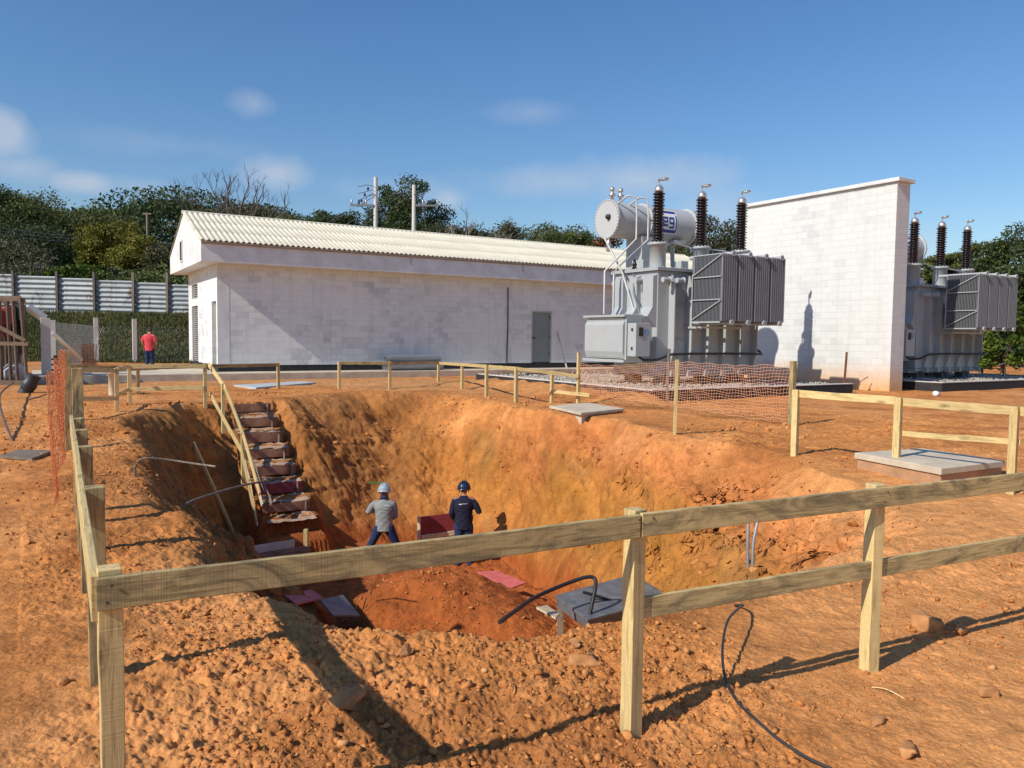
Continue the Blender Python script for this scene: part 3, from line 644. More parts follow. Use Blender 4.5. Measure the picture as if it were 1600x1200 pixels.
for x in (.05, .38):
    m = MB(); m.lathe([(.05, 5.42), (.05, 5.60), (.10, 5.62), (.10, 5.67), (.05, 5.69), (.05, 5.76), (.09, 5.78), (.06, 5.86), (0, 5.9)], (x, CY, 0), n=14); m.build('breather', mat['alu'], con)
# drum logo, bent to the drum
def wrapq(m, u0, u1, s0, s1, r):
    n = max(1, int(abs(s1-s0)/.06)); vs = []; fs = []
    for i in range(n+1):
        s = s0+(s1-s0)*i/n
        for u in (u0, u1): vs.append((u, CY-r*math.cos(s/CR), CZ+r*math.sin(s/CR)))
    for i in range(n): fs.append((2*i, 2*i+1, 2*i+3, 2*i+2))
    m.add(vs, fs)
LU0, LU1, LS0, LS1 = 1.27, 2.24, -.34, .44
m = MB(); wrapq(m, LU0, LU1, LS0, LS1, CR+.006); lp = m.build('logo_panel', mat['white'], con)
m = MB(); RB = CR+.010
# heavy bars above and below, thin uprights, block letters between
wrapq(m, LU0+.03, LU1-.03, LS1-.13, LS1-.03, RB); wrapq(m, LU0+.03, LU1-.03, LS0+.03, LS0+.13, RB)
wrapq(m, LU1-.075, LU1-.03, LS0+.13, LS1-.19, RB); wrapq(m, LU0+.03, LU0+.075, LS0+.13, LS1-.19, RB)
def cell(u0, w, a, bb, c, d):            # fractions of a letter box
    h0, h1 = LS0+.17, LS1-.17; wrapq(m, u0+w*a, u0+w*bb, h0+(h1-h0)*c, h0+(h1-h0)*d, RB)
uw = (LU1-LU0-.2)/3
u = LU0+.10                                # w
for a, bb, c, d in ((.0, .18, .12, .8), (.36, .52, .12, .65), (.70, .88, .12, .8), (.18, .36, .12, .28), (.52, .70, .12, .28)): cell(u, uw, a, bb, c, d)
u += uw                                    # e
for a, bb, c, d in ((.02, .2, .12, .8), (.2, .85, .12, .27), (.2, .66, .38, .52), (.2, .85, .65, .8), (.66, .85, .38, .65)): cell(u, uw, a, bb, c, d)
u += uw                                    # g
for a, bb, c, d in ((.02, .2, .3, .8), (.2, .62, .65, .8), (.2, .62, .3, .44), (.62, .82, .0, .8), (.02, .62, .0, .14)): cell(u, uw, a, bb, c, d)
m.build('logo', mat['blue'], con)
m = MB(); m.box(.85, 1.5, 1.7, 2.45, TH+.09, 4.42); m.build('drum_support', sg, tr); m = MB(); m.tube([(2.42, 2.0, TH+.09), (2.42, 2.1, 4.45)], .07, 12); m.box(2.2, 2.65, 1.7, 2.4, 4.3, 4.4); m.build('drum_support', sg, tr)
# pipes on the left
for dx in (0, .45):
    m = MB(); m.tube([(.02+dx, 2.0, 5.3), (.02+dx, 1.4, 5.5), (.28+dx, 1.35, 5.48), (.28+dx, 1.3, 4.95), (.28+dx, 1.3, 4.25), (-.25+dx*.8, 1.35, 3.75), (-.80+dx*.75, 1.4, 3.25), (-.80+dx*.75, 1.4, 2.0)], .028, 8); m.build('oil_pipe', mat['pipegrey'], tr)
m = MB(); m.tube([(-.45, 1.9, 4.3), (-.30, 1.2, 3.2), (-.18, .75, 2.0)], .03, 8); m.build('oil_pipe', mat['pipegrey'], tr)
m = MB(); m.tube([(-.05, 1.0, 3.2), (-.25, .75, 2.6), (-.32, .35, 1.95)], .02, 8); m.build('oil_pipe', mat['radgrey'], tr)
m = MB(); m.lathe([(.04, 3.3), (.08, 3.34), (.05, 3.4), (.08, 3.44), (.05, 3.5), (.03, 3.6), (0, 3.6)], (-.02, 1.0, 0), n=12); m.build('small_bushing', mat['porcelain'], tr)
m = MB(); m.lathe([(.04, 3.9), (.09, 3.95), (.05, 4.05), (.09, 4.1), (.05, 4.2), (.03, 4.3), (0, 4.3)], (-.2, 2.0, 0), n=12); m.build('small_bushing', mat['alu'], tr)
m = MB(); m.box(.3, .7, 1.0, 1.5, TH+.09, 3.62); m.box(1.0, 3.4, 1.1, 1.5, TH+.09, 3.40); m.box(2.0, 2.3, 1.2, 1.5, 3.41, 3.7); m.build('relay_box', sg, tr, .01)
# cable box on the left and control cabinet
m = MB(); m.prism([(-.38, .72), (-.93, .72), (-1.0, .92), (-1.0, 1.68), (-.88, 1.90), (-.38, 1.90)], 'y', .28, 2.05); cb = m.build('cable_box', sg, tr, .008)
m = MB(); m.prism([(-1.02, .62), (-1.02, .70), (-.0, .70), (-.0, .62)], 'y', .2, 2.12); m.box(-1.02, .0, .2, 2.12, 1.90, 1.96); m.box(-.37, -.0, .2, 2.12, .70, 1.9)
m.box(-.93, -.37, .2, .275, .70, 1.9); m.build('flange', sg, cb)
m = MB()
for i in range(24): m.tube([(-.995, .30+i*.075, 1.86), (-1.03, .30+i*.075, 1.86)], .012, 6); m.tube([(-.995, .30+i*.075, .76), (-1.03, .30+i*.075, .76)], .012, 6)
for i in range(18): m.tube([(-.42, .21, .78+i*.065), (-.42, .18, .78+i*.065)], .014, 6)
for i in range(14): m.tube([(-.98+i*.07, .24, 1.95), (-.98+i*.07, .24, 1.99)], .014, 6)
m.build('bolts', mat['alu'], cb)
m = MB(); m.box(-.965, -.45, -.24, .12, .80, 1.72); cab = m.build('control_cabinet', sg, tr, .012)
m = MB(); m.box(-.86, -.72, -.262, -.242, 1.36, 1.60); m.build('meter_window', mat['black'], cab); m = MB(); m.box(-.66, -.54, -.25, -.242, 1.42, 1.56); m.build('sticker', mat['ltblue'], cab)
for z in (.98, 1.5): m = MB(); m.box(-.985, -.968, -.12, -.06, z, z+.08); m.build('hinge', mat['black'], cab)
m = MB(); m.tube([(-.75, -.1, .80), (-.6, -.16, .70), (-.2, -.3, .72), (.3, -.3, .86), (1.1, -.29, .88), (2.4, -.28, .88), (3.6, -.28, .88), (4.05, -.25, .86), (4.15, -.1, .93), (4.1, .1, 1.05), (4.0, .15, .98)], .035, 8); m.build('black_cable', mat['black'], tr)
# radiators
rx0, rx1, ry0, ry1, rz0, rz1 = .84, 3.37, -1.6, -.53, 1.8, 3.6; nb = 4; pitch = (rx1-rx0+.055)/nb
for k in range(nb):
    x0 = rx0+k*pitch; x1 = x0+pitch-.055
    m = MB(); npl = 22
    for i in range(npl):
        y = ry0+(ry1-ry0)*i/(npl-1); 
        if i == 0 or i == npl-1:
            nf = 7; poly = []; w = (x1-x0)/nf
            for q in range(nf): poly += [(x0+q*w+.004, y+.02), (x0+q*w+w*.25, y-.014), (x0+q*w+w*.75, y-.014), (x0+(q+1)*w-.004, y+.02)]
            poly += [(x1, y+.026), (x0, y+.026)]; m.prism(poly, 'z', rz0, rz1)
        else:
            m.box(x0, x1, y-.009, y+.009, rz0, rz1)
    rd = m.build('radiator', mat['radgrey'], tr)
    m = MB(); xc = (x0+x1)/2+.08
    for z in (rz0-.035, rz1+.03): m = MB(); m.tube([(xc, ry0-.06, z), (xc, ry1+.1, z), (xc, -.02, z)], .055, 12); m.lathe([(.03, ry0-.07), (.075, ry0-.07), (.075, ry0-.03), (.055, ry0-.03)], (xc, 0, z), 'y', 14, False); m.build('header_pipe', sg, rd)
    m = MB(); m.box(x0, x1, ry0, ry1, rz1+.003, rz1+.02); m.build('top_strip', mat['steelgrey'], rd)
m = MB(); xs = rx0-.03
for (a, c) in (((ry1, 3.05), (ry0, rz1-.02)), ((ry1-.05, 3.0), (ry0, 3.0)), ((ry1, 2.38), (ry0, 2.38)), ((ry0, 2.35), (ry1, rz0+.03)), ((ry1, rz0), (ry1, 3.1))):
    m.tube([(xs, a[0], a[1]), (xs, c[0], c[1])], .018, 6)
m.box(xs-.01, xs+.015, ry0, ry1, rz0-.05, rz0-.01); m.build('brace', sg, tr)
m = MB(); m.box(rx0+.1, rx1-.5, ry1-.25, ry1-.2, rz0-.2, rz0-.14); m.box(rx0+.2, rx0+.26, ry1-.2, 0, rz0-.2, rz0-.14); m.build('radiator_bracket', sg, tr)
m = MB(); m.tube([(3.42, -1.0, 2.3), (3.52, -1.0, 2.55), (3.5, -1.0, 2.75)], .05, 8); m.build('valve', mat['black'], tr)
t2 = copy_tree(tr); t2.location = TP+DL; t2['label'] = 'grey power transformer half hidden behind the right side of the fire wall'
# ------------------------------------------------------------------ timber fences round the pit
def post_at(px, ytop, ybase, D=None):
    b = GP(px, ybase) if D is None else AT(px, ybase, D); t = AT(px, ytop, b.y); return b, t.z
def put_post(par, b, ztop, s=.065, mat_='wood_new', rz=.5, dx=0, lean=0.):
    zb = b.z-.12; side = Vector((math.cos(rz), math.sin(rz), 0)); p0 = Vector((b.x+dx, b.y, zb))
    return beam('post', p0, (p0.x+lean, p0.y, ztop), s, s, mat[mat_], par, side=side)
RZ = .763
mat['rustdark'] = simple('nail iron', (.06, .045, .035), .7, 0, .3, 30)
def onrail(px, py): return G(px, py, RZ)
# near fence
c0, c1, c2 = onrail(149, 905), onrail(1000, 803), onrail(1600, 738); dr1 = (c1-c0).normalized(); dr2 = (c2-c1).normalized(); c3 = c1+dr2*3.9
nf = empty('wooden_fence', (c0.x, c0.y, -.1), 0, 'weathered board rail on square posts crossing the whole foreground', 'fence', 'timber guard fences round the pit')
hw = .0465
def rail(par, a, b, w=.093, t=.022, m_='wood_old', dz=0, warp=.002, nm='rail'): return beam(nm, a+Vector((0, 0, dz-w/2)), b+Vector((0, 0, dz-w/2)), w, t, mat[m_], par, warp=warp)
rail(nf, c0, c1-dr1*.004); rail(nf, c1+dr1*.004, c3)
bk = Vector((-dr1.y, dr1.x, 0))
lr0 = AT(1003, 948, c1.y+.06); lr1 = AT(1600, 848, c2.y+.06); rail(nf, lr0, lr1+(lr1-lr0)*.4, .085, .022, 'wood_old', .04, nm='lower_rail')
for (q, rz, dz) in ((c0+dr1*.035, YAW, .02), (c1+dr1*.012, .62, .012), (c1+dr2*((AT(1352,1056,3.9).x-c1.x)/dr2.x-.075), .35, .012)):
    p = q+bk*.047; g = gz(p.x, p.y); put_post(nf, Vector((p.x, p.y, g)), RZ+dz-.002, .064, 'wood_new', rz)
p = c3-dr2*.3+bk*.047; put_post(nf, Vector((p.x, p.y, gz(p.x, p.y))), RZ, .064, 'wood_new')
m = MB()
for q, rz in ((c0+dr1*.035, 0), (c1+dr1*.012-dr1*.03, 0), (c1+dr1*.05, 0), (c1+dr2*((AT(1352,1056,3.9).x-c1.x)/dr2.x-.075), 0)):
    for dz in (.02, .068):
        p = q-bk*.0115+Vector((.006 if dz < .05 else -.008, 0, -dz)); m.tube([p, p-bk*.0035], .0042, 8)
o = m.build('nails', mat['rustdark'], nf); o.location = -nf.location; o['kind'] = 'stuff'
# left fence with a bent orange net
l1 = onrail(112, 651); l0 = c0+Vector((-.012, .02, 0))
lf = empty('wooden_fence', (l0.x, l0.y, -.1), 0, 'timber fence running away along the left edge of the pit', 'fence', 'timber guard fences round the pit')
dl = (l1-l0).normalized(); rail(lf, l0, l0+dl*2.35, .13, .025, 'wood_new'); rail(lf, l0+dl*2.36, l1+dl*.2, .13, .025, 'wood_new')
sdp = Vector((dl.y, -dl.x, 0))
for (px, py) in ((136, 762), (124, 698), (118, 672), (115, 654)):
    q = onrail(px, py); k = (q-l0).dot(dl); p = l0+dl*k+sdp*.05; put_post(lf, Vector((p.x, p.y, gz(p.x, p.y))), RZ+.003, .075, 'wood_old', math.atan2(dl.y, dl.x))
p = l0+dl*.62+sdp*-.05; 
npost = []
for (px, yt, D, s_) in ((121, 575, 6.6, .085), (106, 548, 9.6, .08), (103, 556, 12.6, .07)):
    b_ = AT(px, 600, D); g = gz(b_.x, b_.y); zt = AT(px, yt, D).z; put_post(lf, Vector((b_.x, b_.y, g)), zt, s_, 'wood_old', math.atan2(dl.y, dl.x)); npost.append(Vector((b_.x, b_.y, zt)))
def net(name, path, h, zoff, label, m_, cell=.055, r=.0035, sag=.04, seed=1, hfun=None):
    rn = np.random.default_rng(seed); pts = []; 
    for a, b_ in zip(path[:-1], path[1:]):
        n = int((b_-a).length/cell); pts += [a.lerp(b_, i/n) for i in range(n)]
    pts.append(path[-1]); n = len(pts); nh = int(h/cell); grid = []
    for i, p in enumerate(pts):
        rowl = []
        q = i/(n-1)
        for k in range(nh+1):
            t = k/nh; z = p.z-h*(1-t)+h*0 ; sg_ = sag*math.sin(q*math.pi*3)*(.4+t)
            hh = h*(hfun(q) if hfun else 1)
            rowl.append(Vector((p.x+.03*math.sin(q*23+t*4)+rn.normal()*.004, p.y+.03*math.cos(q*17+t*5)+rn.normal()*.004, p.z-hh*(1-t)-sg_+.012*math.sin(i*.9+k))))
        grid.append(rowl)
    m = MB()
    def strip(a, b_):
        d = (b_-a); w = r
        if abs(d.z) > d.length*.6: o1 = Vector((w, 0, 0)); o2 = Vector((0, w, 0))
        else: o1 = Vector((0, 0, w)); o2 = Vector((0, w, 0))
        m.add([a-o1, a+o1, b_+o1, b_-o1, a-o2, a+o2, b_+o2, b_-o2], [(0, 1, 2, 3), (4, 5, 6, 7)])
    for i in range(n):
        for k in range(nh+1):
            if i < n-1: strip(grid[i][k], grid[i+1][k])
            if k < nh: strip(grid[i][k], grid[i][k+1])
    o = m.build(name, mat[m_]); tag(o, label, 'safety net', 'orange safety nets'); return o
a_ = npost[0]+Vector((-.06, -.3, -.02)); b_ = npost[1]+Vector((-.06, 0, -.03)); c_ = npost[2]+Vector((-.05, 0, 0))
net('safety_net', [a_, b_, c_], 1.12, 0, 'orange plastic net strung along the far part of the left fence', 'net', .055, .0024, .03, 2)
# cross fence beyond the left corner of the pit
xf = empty('wooden_fence', GP(203, 633), 0, 'short two rail timber fence behind the far left pit corner', 'fence', 'timber guard fences round the pit')
P = [post_at(*a) for a in ((183, 575, 644), (203, 569, 633), (321, 567, 644))]
for b_, zt in P: put_post(xf, b_, zt, .07, 'wood_new', YAW)
def R3(par, p, q, w=.085, m_='wood_new', dy=-.05, nm='rail'): rail(par, Vector(p)+Vector((0, dy, 0)), Vector(q)+Vector((0, dy, 0)), w, .022, m_, 0, .004, nm)
tops = [Vector((b_.x, b_.y, zt)) for b_, zt in P]
R3(xf, tops[0], tops[1]); R3(xf, tops[1]+Vector((.04, 0, 0)), tops[2]+Vector((.04, 0, -.02)))
for i in (0, 1): 
    a_, b_ = tops[i].copy(), tops[i+1].copy(); a_.z -= .47; b_.z -= .47; R3(xf, a_+Vector((.03*i, 0, 0)), b_, .08)
e0 = AT(113, 575, 12.8); R3(xf, e0, tops[0]+Vector((0, .02, -.01)), .075); e0 = AT(118, 619, 12.8); R3(xf, e0, AT(187, 619, tops[0].y), .075)
# low fence behind, left
bf = empty('wooden_fence', GP(435, 609), 0, 'low single rail timber fence before the pavement near the building corner', 'fence', 'timber guard fences round the pit')
P = [post_at(*a) for a in ((216, 572, 616), (435, 567, 609))]
for b_, zt in P: put_post(bf, b_, zt, .075, 'wood_new', YAW)
tops = [Vector((b_.x, b_.y, zt)) for b_, zt in P]; R3(bf, AT(112, 569, 17.6), tops[0], .09, 'wood_old'); R3(bf, tops[0]+Vector((.02, 0, 0)), tops[1], .09, 'wood_old')
# low fence behind, middle
mf = empty('wooden_fence', GP(609, 607), 0, 'single rail timber fence of eight posts along the back edge of the pit', 'fence', 'timber guard fences round the pit')
P = [post_at(*a) for a in ((530, 565, 608), (609, 565, 607), (685, 565, 597), (722, 568, 607), (760, 570, 621), (806, 573, 632), (862, 579, 630), (903, 551, 632))]
for i, (b_, zt) in enumerate(P): put_post(mf, b_, zt, .07 if i < 7 else .065, 'wood_new', YAW)
tops = [Vector((b_.x, b_.y, zt)) for b_, zt in P]; tops[7].z = AT(903, 585, tops[7].y).z
R3(mf, tops[0], tops[1]+Vector((-.02, 0, 0)), .085, 'wood_old'); R3(mf, tops[1], tops[2], .085, 'wood_old'); R3(mf, tops[2]+Vector((.02, 0, 0)), tops[5], .085); R3(mf, tops[5]+Vector((.02, 0, 0)), tops[7], .08)
R3(mf, AT(864, 608, tops[6].y), AT(921, 615, tops[7].y-.3), .08, nm='lower_rail')
# stakes and the second net
for px, yt, yb, m_, lab in ((1042, 545, 628, 'wood_grey', 'grey stake standing just behind the orange net'), (1054, 562, 682, 'wood_new', 'pale stake standing alone in front of the orange net')):
    b_, zt = post_at(px, yt, yb); o = beam('stake', (b_.x, b_.y, b_.z-.1), (b_.x+.01, b_.y, zt), .05, .045, mat[m_]); tag(o, lab, 'stake')
na = AT(905, 568, tops[7].y); nb_ = AT(1040, 569, 15.4); nc_ = AT(1237, 567, 13.4)
net('safety_net', [na, nb_, nc_], 1.0, 0, 'faded orange net sagging between timber posts in front of the left transformer', 'netpale', .055, .0031, .03, 5, lambda q: .62+.42*q)
# right fence
rf = empty('wooden_fence', GP(1243, 713), 0, 'two rail pale timber fence on the right behind the capped concrete chamber', 'fence', 'timber guard fences round the pit')
tp = []
for (px, yt, D) in ((1243, 609, 9.7), (1403, 621, 8.6), (1585, 635, 7.6), (1800, 652, 6.7)):
    b_ = AT(px, 650, D); g = gz(b_.x, b_.y); zt = AT(px, yt, D).z; put_post(rf, Vector((b_.x, b_.y, g)), zt, .072, 'wood_new', .75); tp.append(Vector((b_.x, b_.y, zt)))
R3(rf, tp[0], tp[1], .09, dy=.045); R3(rf, tp[1]+Vector((.02, 0, 0)), tp[3], .09, dy=.045)
R3(rf, AT(1406, 673, 8.6), AT(1600, 688, 7.55), .06, dy=.045, nm='lower_rail')
b_, zt = AT(1237, 640, 13.35), AT(1237, 564, 13.35).z; put_post(rf, Vector((b_.x, b_.y, gz(b_.x, b_.y))), zt, .085, 'wood_old', .5)

# ------------------------------------------------------------------ stairs down into the pit
def sp(s, w, z): return Vector((ST0[0]+SD[0]*s+SW[0]*w, ST0[1]+SD[1]*s+SW[1]*w, z))
st = empty('earth_stairs', sp(0, 0, 0), 0, 'seven earth steps held by red brown plywood risers leading down into the pit', 'stairs')
b = NB('dusty riser plywood'); oi = b.n('ShaderNodeObjectInfo'); f = b.noise(2.5, b.mapping((1, 1, 8)), 8, .65)
b.color(b.mix(b.ramp(b.noise(3, detail=6), [(.4, (0,0,0)), (.65, (.8,)*3)]), b.ramp(f, [(.3, (.15, .055, .035)), (.7, (.28, .11, .065))]), (.46, .26, .15))).set(.75); mat['riser'] = b.m
mat['tread'] = simple('cement dusted earth', (.40, .27, .18), .95, 0, .35, 7, .5, 40)
for i in range(8):
    s = .48*i; z = -.05-.272*i; wd = .44
    if i < 7:
        o = beam('riser', sp(s, -wd, z-.09), sp(s, wd, z-.09), .17+.02*(i % 3), .018, mat['riser'], st); 
        if i == 5: o['label'] = 'deep red riser board'; o.data.materials.clear(); o.data.materials.append(mat['maroon'])
        for w in (.34,) if i % 2 else (.36,):
            beam('stake', sp(s+.025, w, z-.42), sp(s+.025, w, z+.01), .045, .03, mat['wood_grey'], st)
    if i < 7:
        m = MB(); n1_, n2_ = 10, 5; vs = []
        for a in range(n1_+1):
            for c in range(n2_+1):
                w = -wd+(2*wd)*a/n1_; ss = s+.012+(.465)*c/n2_; vs.append(sp(ss, w, z-.215-.05*c/n2_-.0+.018*random.uniform(-1, 1)))
        fs = [(a*(n2_+1)+c, (a+1)*(n2_+1)+c, (a+1)*(n2_+1)+c+1, a*(n2_+1)+c+1) for a in range(n1_) for c in range(n2_)]
        m.add([v-st.location for v in vs], fs, True); m.build('tread', mat['tread'], st)
hr = empty('stair_handrail', AT(349, 668, 15.8), 0, 'pale timber handrail with two sloping rails on the left side of the stairs', 'handrail')
for px, yt, yb, D in ((349, 599, 668, 15.7), (380, 675, 746, 14.8)):
    b_ = AT(px, yb, D); put_post(hr, b_, AT(px, yt, D).z, .07, 'wood_new', YAW)
A3 = lambda *a: AT(*a)
for a_, b_ in (((326, 569, 16.4), (352, 606, 15.65)), ((352, 606, 15.65), (380, 680, 14.75)), ((380, 680, 14.75), (406, 772, 13.9)), ((328, 615, 16.3), (378, 706, 14.75)), ((378, 706, 14.75), (400, 815, 13.7))):
    beam('rail', A3(*a_), A3(*b_), .095, .028, mat['wood_new'], hr, warp=.003)
for k, (a_, b_, lab) in enumerate((((384, 718, 14.8), (402, 822, 13.9), 'pale plank leaning below the handrail, leftmost of the bundle'), ((388, 706, 14.8), (410, 790, 13.9), 'pale plank leaning below the handrail in the middle of the bundle'), ((392, 716, 14.7), (425, 788, 13.9), 'brownish plank leaning below the handrail nearest the steps'))):
    o = beam('plank', A3(*a_), A3(*b_), .09, .025, mat['plank_pale' if k < 2 else 'wood_grey']); tag(o, lab, 'plank', 'planks leaning beside the stairs')
# ------------------------------------------------------------------ things in the pit
a_ = GP(375, 868)+Vector((0, 0, .1)); b_ = GP(297, 708)+Vector((.1, -.1, .22)); o = beam('timber_strut', a_, b_, .055, .04, mat['wood_new']); tag(o, 'long timber strut leaning on the shaded left wall of the pit', 'timber')
def tubeobj(name, pts, r, m_, lab, cat, n=8, grp=None, res=6):
    P = [Vector(p) for p in pts]; out = []
    for i in range(len(P)-1):
        p0, p1, p2, p3 = P[max(i-1, 0)], P[i], P[i+1], P[min(i+2, len(P)-1)]
        for k in range(res):
            t = k/res; out.append(.5*((2*p1)+(p2-p0)*t+(2*p0-5*p1+4*p2-p3)*t*t+(-p0+3*p1-3*p2+p3)*t**3))
    out.append(P[-1]); m = MB(); m.tube(out, r, n); o = m.build(name, mat[m_] if isinstance(m_, str) else m_); tag(o, lab, cat, grp); return o
g1 = GP(212, 748); tubeobj('bent_pipe', [g1+Vector((0, 0, -.05)), AT(211, 732, g1.y), AT(222, 717, g1.y), AT(258, 718, g1.y+.1), AT(300, 724, g1.y+.1), AT(337, 729, g1.y)], .011, 'wood_grey', 'thin bent pipe poking out of the upper left wall of the pit', 'pipe')
g1 = AT(265, 842, 8.2); tubeobj('bent_hose', [g1+Vector((0, 0, -.05)), AT(262, 820, g1.y), AT(276, 797, g1.y+.1), AT(300, 783, g1.y+.3), AT(345, 768, g1.y+.8), AT(390, 756, g1.y+1.3), AT(419, 752, g1.y+1.6)], .013, 'wood_grey', 'longer bent grey hose arching across the lower left of the pit', 'hose')
g1 = AT(781, 972, 7.0); tubeobj('black_hose', [g1, AT(800, 958, 7.4), AT(835, 934, 8.0), AT(880, 914, 8.4), AT(915, 902, 8.5), AT(930, 905, 8.5), AT(929, 925, 8.4), AT(921, 962, 8.3)], .022, 'black', 'black hose arching over the grey plywood table in the pit', 'hose')
tc = [G(867, 930, -1.55), G(988, 897, -1.55), G(1052, 933, -1.55), G(918, 968, -1.55)]; oc = sum(tc, Vector())/4
tb = empty('plywood_table', (oc.x, oc.y, -1.55), 0, 'grey plywood platform on timber legs standing in the near part of the pit', 'platform')
m = MB(); q = [p-oc for p in tc]; m.prism([(p.x, p.y) for p in q], 'z', -.03, 0); m.build('top', mat['greyply'], tb, .004)
m = MB(); m.prism([(p.x*.97, p.y*.97) for p in q], 'z', -.13, -.033); m.build('apron', mat['greyply'], tb)
for p in q:
    P_ = p*.9; beam('leg', (oc.x+P_.x, oc.y+P_.y, -1.66), (oc.x+P_.x, oc.y+P_.y, min(gz(oc.x+P_.x, oc.y+P_.y), -1.9)-.1), .07, .07, mat['wood_grey'], tb)
o = tubeobj('steel_rod', [AT(911, 925, 8.7), AT(935, 932, 8.75), AT(962, 941, 8.8)], .018, 'pipeblack', 'short dark rod lying on the grey plywood platform', 'rod')
for px, t, lab in ((1168, .0, 'grey standpipe rising from the right side of the pit, left of its pair'), (1180, .012, 'grey standpipe rising from the right side of the pit, right of its pair')):
    g1 = GP(1169+t*600, 903); z_ = AT(px, 800, g1.y).z; tubeobj('standpipe', [g1+Vector((0, 0, -.1)), Vector((g1.x+t, g1.y+.05, (g1.z+z_)/2)), Vector((g1.x+.02+t*6, g1.y+.1, z_))], .017, 'galv', lab, 'pipe', grp='pair of standpipes')
# maroon shutter panel
pz = AT(655, 808, 15.2); pe = AT(738, 797, 15.6); fp = empty('formwork', (pz.x, pz.y, pz.z-.9), 0, 'maroon plywood shutter panel with pale frame standing between the two workers', 'formwork panel')
beam('sheet', pz+Vector((0, 0, -.46)), pe+Vector((0, 0, -.46)), .92, .018, mat['maroon'], fp)
dn = (pe-pz).normalized()
beam('stud', pz+Vector((.0, -.035, -.95)), pz+Vector((0, -.035, .02)), .06, .06, mat['plank_pale'], fp); beam('stud', pe+Vector((.05, -.035, -.95)), pe+Vector((.05, -.035, -.3)), .08, .06, mat['plank_pale'], fp)
beam('batten', pz+dn*.05+Vector((0, -.03, -.41)), pe+Vector((0, -.03, -.41)), .09, .03, mat['plank_pale'], fp)
def sheetD(*a, **k): return sheet(*a, **k)
def sheet(name, pts, m_, lab, cat, th=.018, lift=.02, grp=None):
    flo = len(pts[0]) == 3; P = [AT(*p) if flo else GP(*p) for p in pts]; c = sum(P, Vector())/len(P); hi = 0 if flo else max(0, *[gz(c.x+(p.x-c.x)*t, c.y+(p.y-c.y)*t)-(c.z+(p.z-c.z)*t) for p in P for t in (.3, .6)]); m = MB(); n = len(P)
    vs = [p-c+Vector((0, 0, lift+hi)) for p in P]+[p-c+Vector((0, 0, lift+hi-th)) for p in P]
    m.add(vs, [tuple(range(n))]+[tuple(range(2*n-1, n-1, -1))]+[(i, n+i, n+(i+1) % n, (i+1) % n) for i in range(n)]); o = m.build(name, mat[m_]); o.location = c; tag(o, lab, cat, grp); return o
sheetD('plywood_sheet', [(746, 898, 12.3), (776, 896, 12.5), (822, 915, 11.9), (798, 924, 11.5)], 'pink', 'faded pink plywood sheet lying on the pit floor behind the black hose', 'plywood sheet', .02, .05)
sheetD('plywood_sheet', [(444, 936, 9.2), (486, 927, 9.9), (506, 940, 9.6), (462, 950, 8.9)], 'pink', 'pinkish board lying in the shaded near left corner of the pit', 'plywood sheet', .02, .05)
sheetD('plywood_sheet', [(500, 942, 9.3), (536, 934, 9.9), (562, 966, 9.3), (520, 966, 8.8)], 'greyply', 'dark blue grey board lying beside the pinkish one in the near left corner', 'plywood sheet', .02, .04)
sheetD('board_scrap', [(838, 954, 8.2), (854, 951, 8.4), (874, 964, 8.2), (868, 971, 8.0)], 'plank_pale', 'pale scrap of board lying left of the grey plywood platform', 'board', .02, .04)
a_ = AT(378, 862, 12.6); b_ = AT(460, 849, 13.4); o = beam('shutter_board', a_, b_, .14, .02, mat['conc_pale']); tag(o, 'whitish shutter board set on edge at the foot of the stairs', 'board')
a_ = AT(392, 874, 12.5); b_ = AT(484, 858, 13.3); o = beam('shutter_board', a_, b_, .12, .03, mat['wood_grey']); tag(o, 'brown timber beam lying in front of the whitish shutter board', 'board')
o = beam('peg', AT(478, 868, 13.3), AT(478, 827, 13.3), .08, .07, mat['wood_new']); tag(o, 'short square peg standing at the right end of the shutter boards', 'peg')

# ------------------------------------------------------------------ concrete chambers
def chamber(corners, zt, th, depth, lab, inset=.93, box='conc'):
    q = [G(px, py, zt) for px, py in corners]; c = sum(q, Vector())/4; e = empty('concrete_chamber', (c.x, c.y, 0), 0, lab, 'chamber')
    m = MB(); m.prism([(p.x-c.x, p.y-c.y) for p in q], 'z', zt-th, zt); m.build('lid', mat['conc'], e, .008)
    m = MB(); m.prism([((p.x-c.x)*inset, (p.y-c.y)*inset) for p in q], 'z', zt-depth, zt-th-.003); m.build('box', mat[box], e, .01)
mat['muddy'] = simple('mud stained block', (.42, .24, .13), .95, 0, .3, 5, .5, 30)
chamber([(1335, 707), (1471, 732), (1571, 720), (1440, 700)], .17, .07, .55, 'large square concrete chamber with thick lid at the right, inside the corner of the fences', .96, 'muddy')
chamber([(858, 634), (908, 645), (976, 638), (918, 629)], .09, .05, .30, 'small concrete chamber with thin lid at the back edge of the pit', .9, 'conc')
m = MB(); q = [G(365, 602, .03), G(472, 596, .03), G(494, 598, .03), G(400, 606, .03)]; c = q[0]; m.prism([(p.x-c.x, p.y-c.y) for p in q], 'z', -.06, .04); o = m.build('drain_slab', simple('bluish cement', (.42, .46, .48), .8)); o.location = (c.x, c.y, 0); tag(o, 'low bluish cement slab strip behind the top of the stairs', 'slab')
sheet('ground_plank', [(0, 718), (30, 708), (84, 709), (50, 722)], 'wood_grey', 'grey plank lying flat on the ground at the left edge', 'plank', .03, .04)
o = beam('loose_plank', wp(-3.2, -.2, .32)+Vector((0, 0, 0)), wp(-1.75, .6, .34), .12, .08, mat['plank_pale']); tag(o, 'pale plank lying on the pavement beside the man in the pink shirt', 'plank')
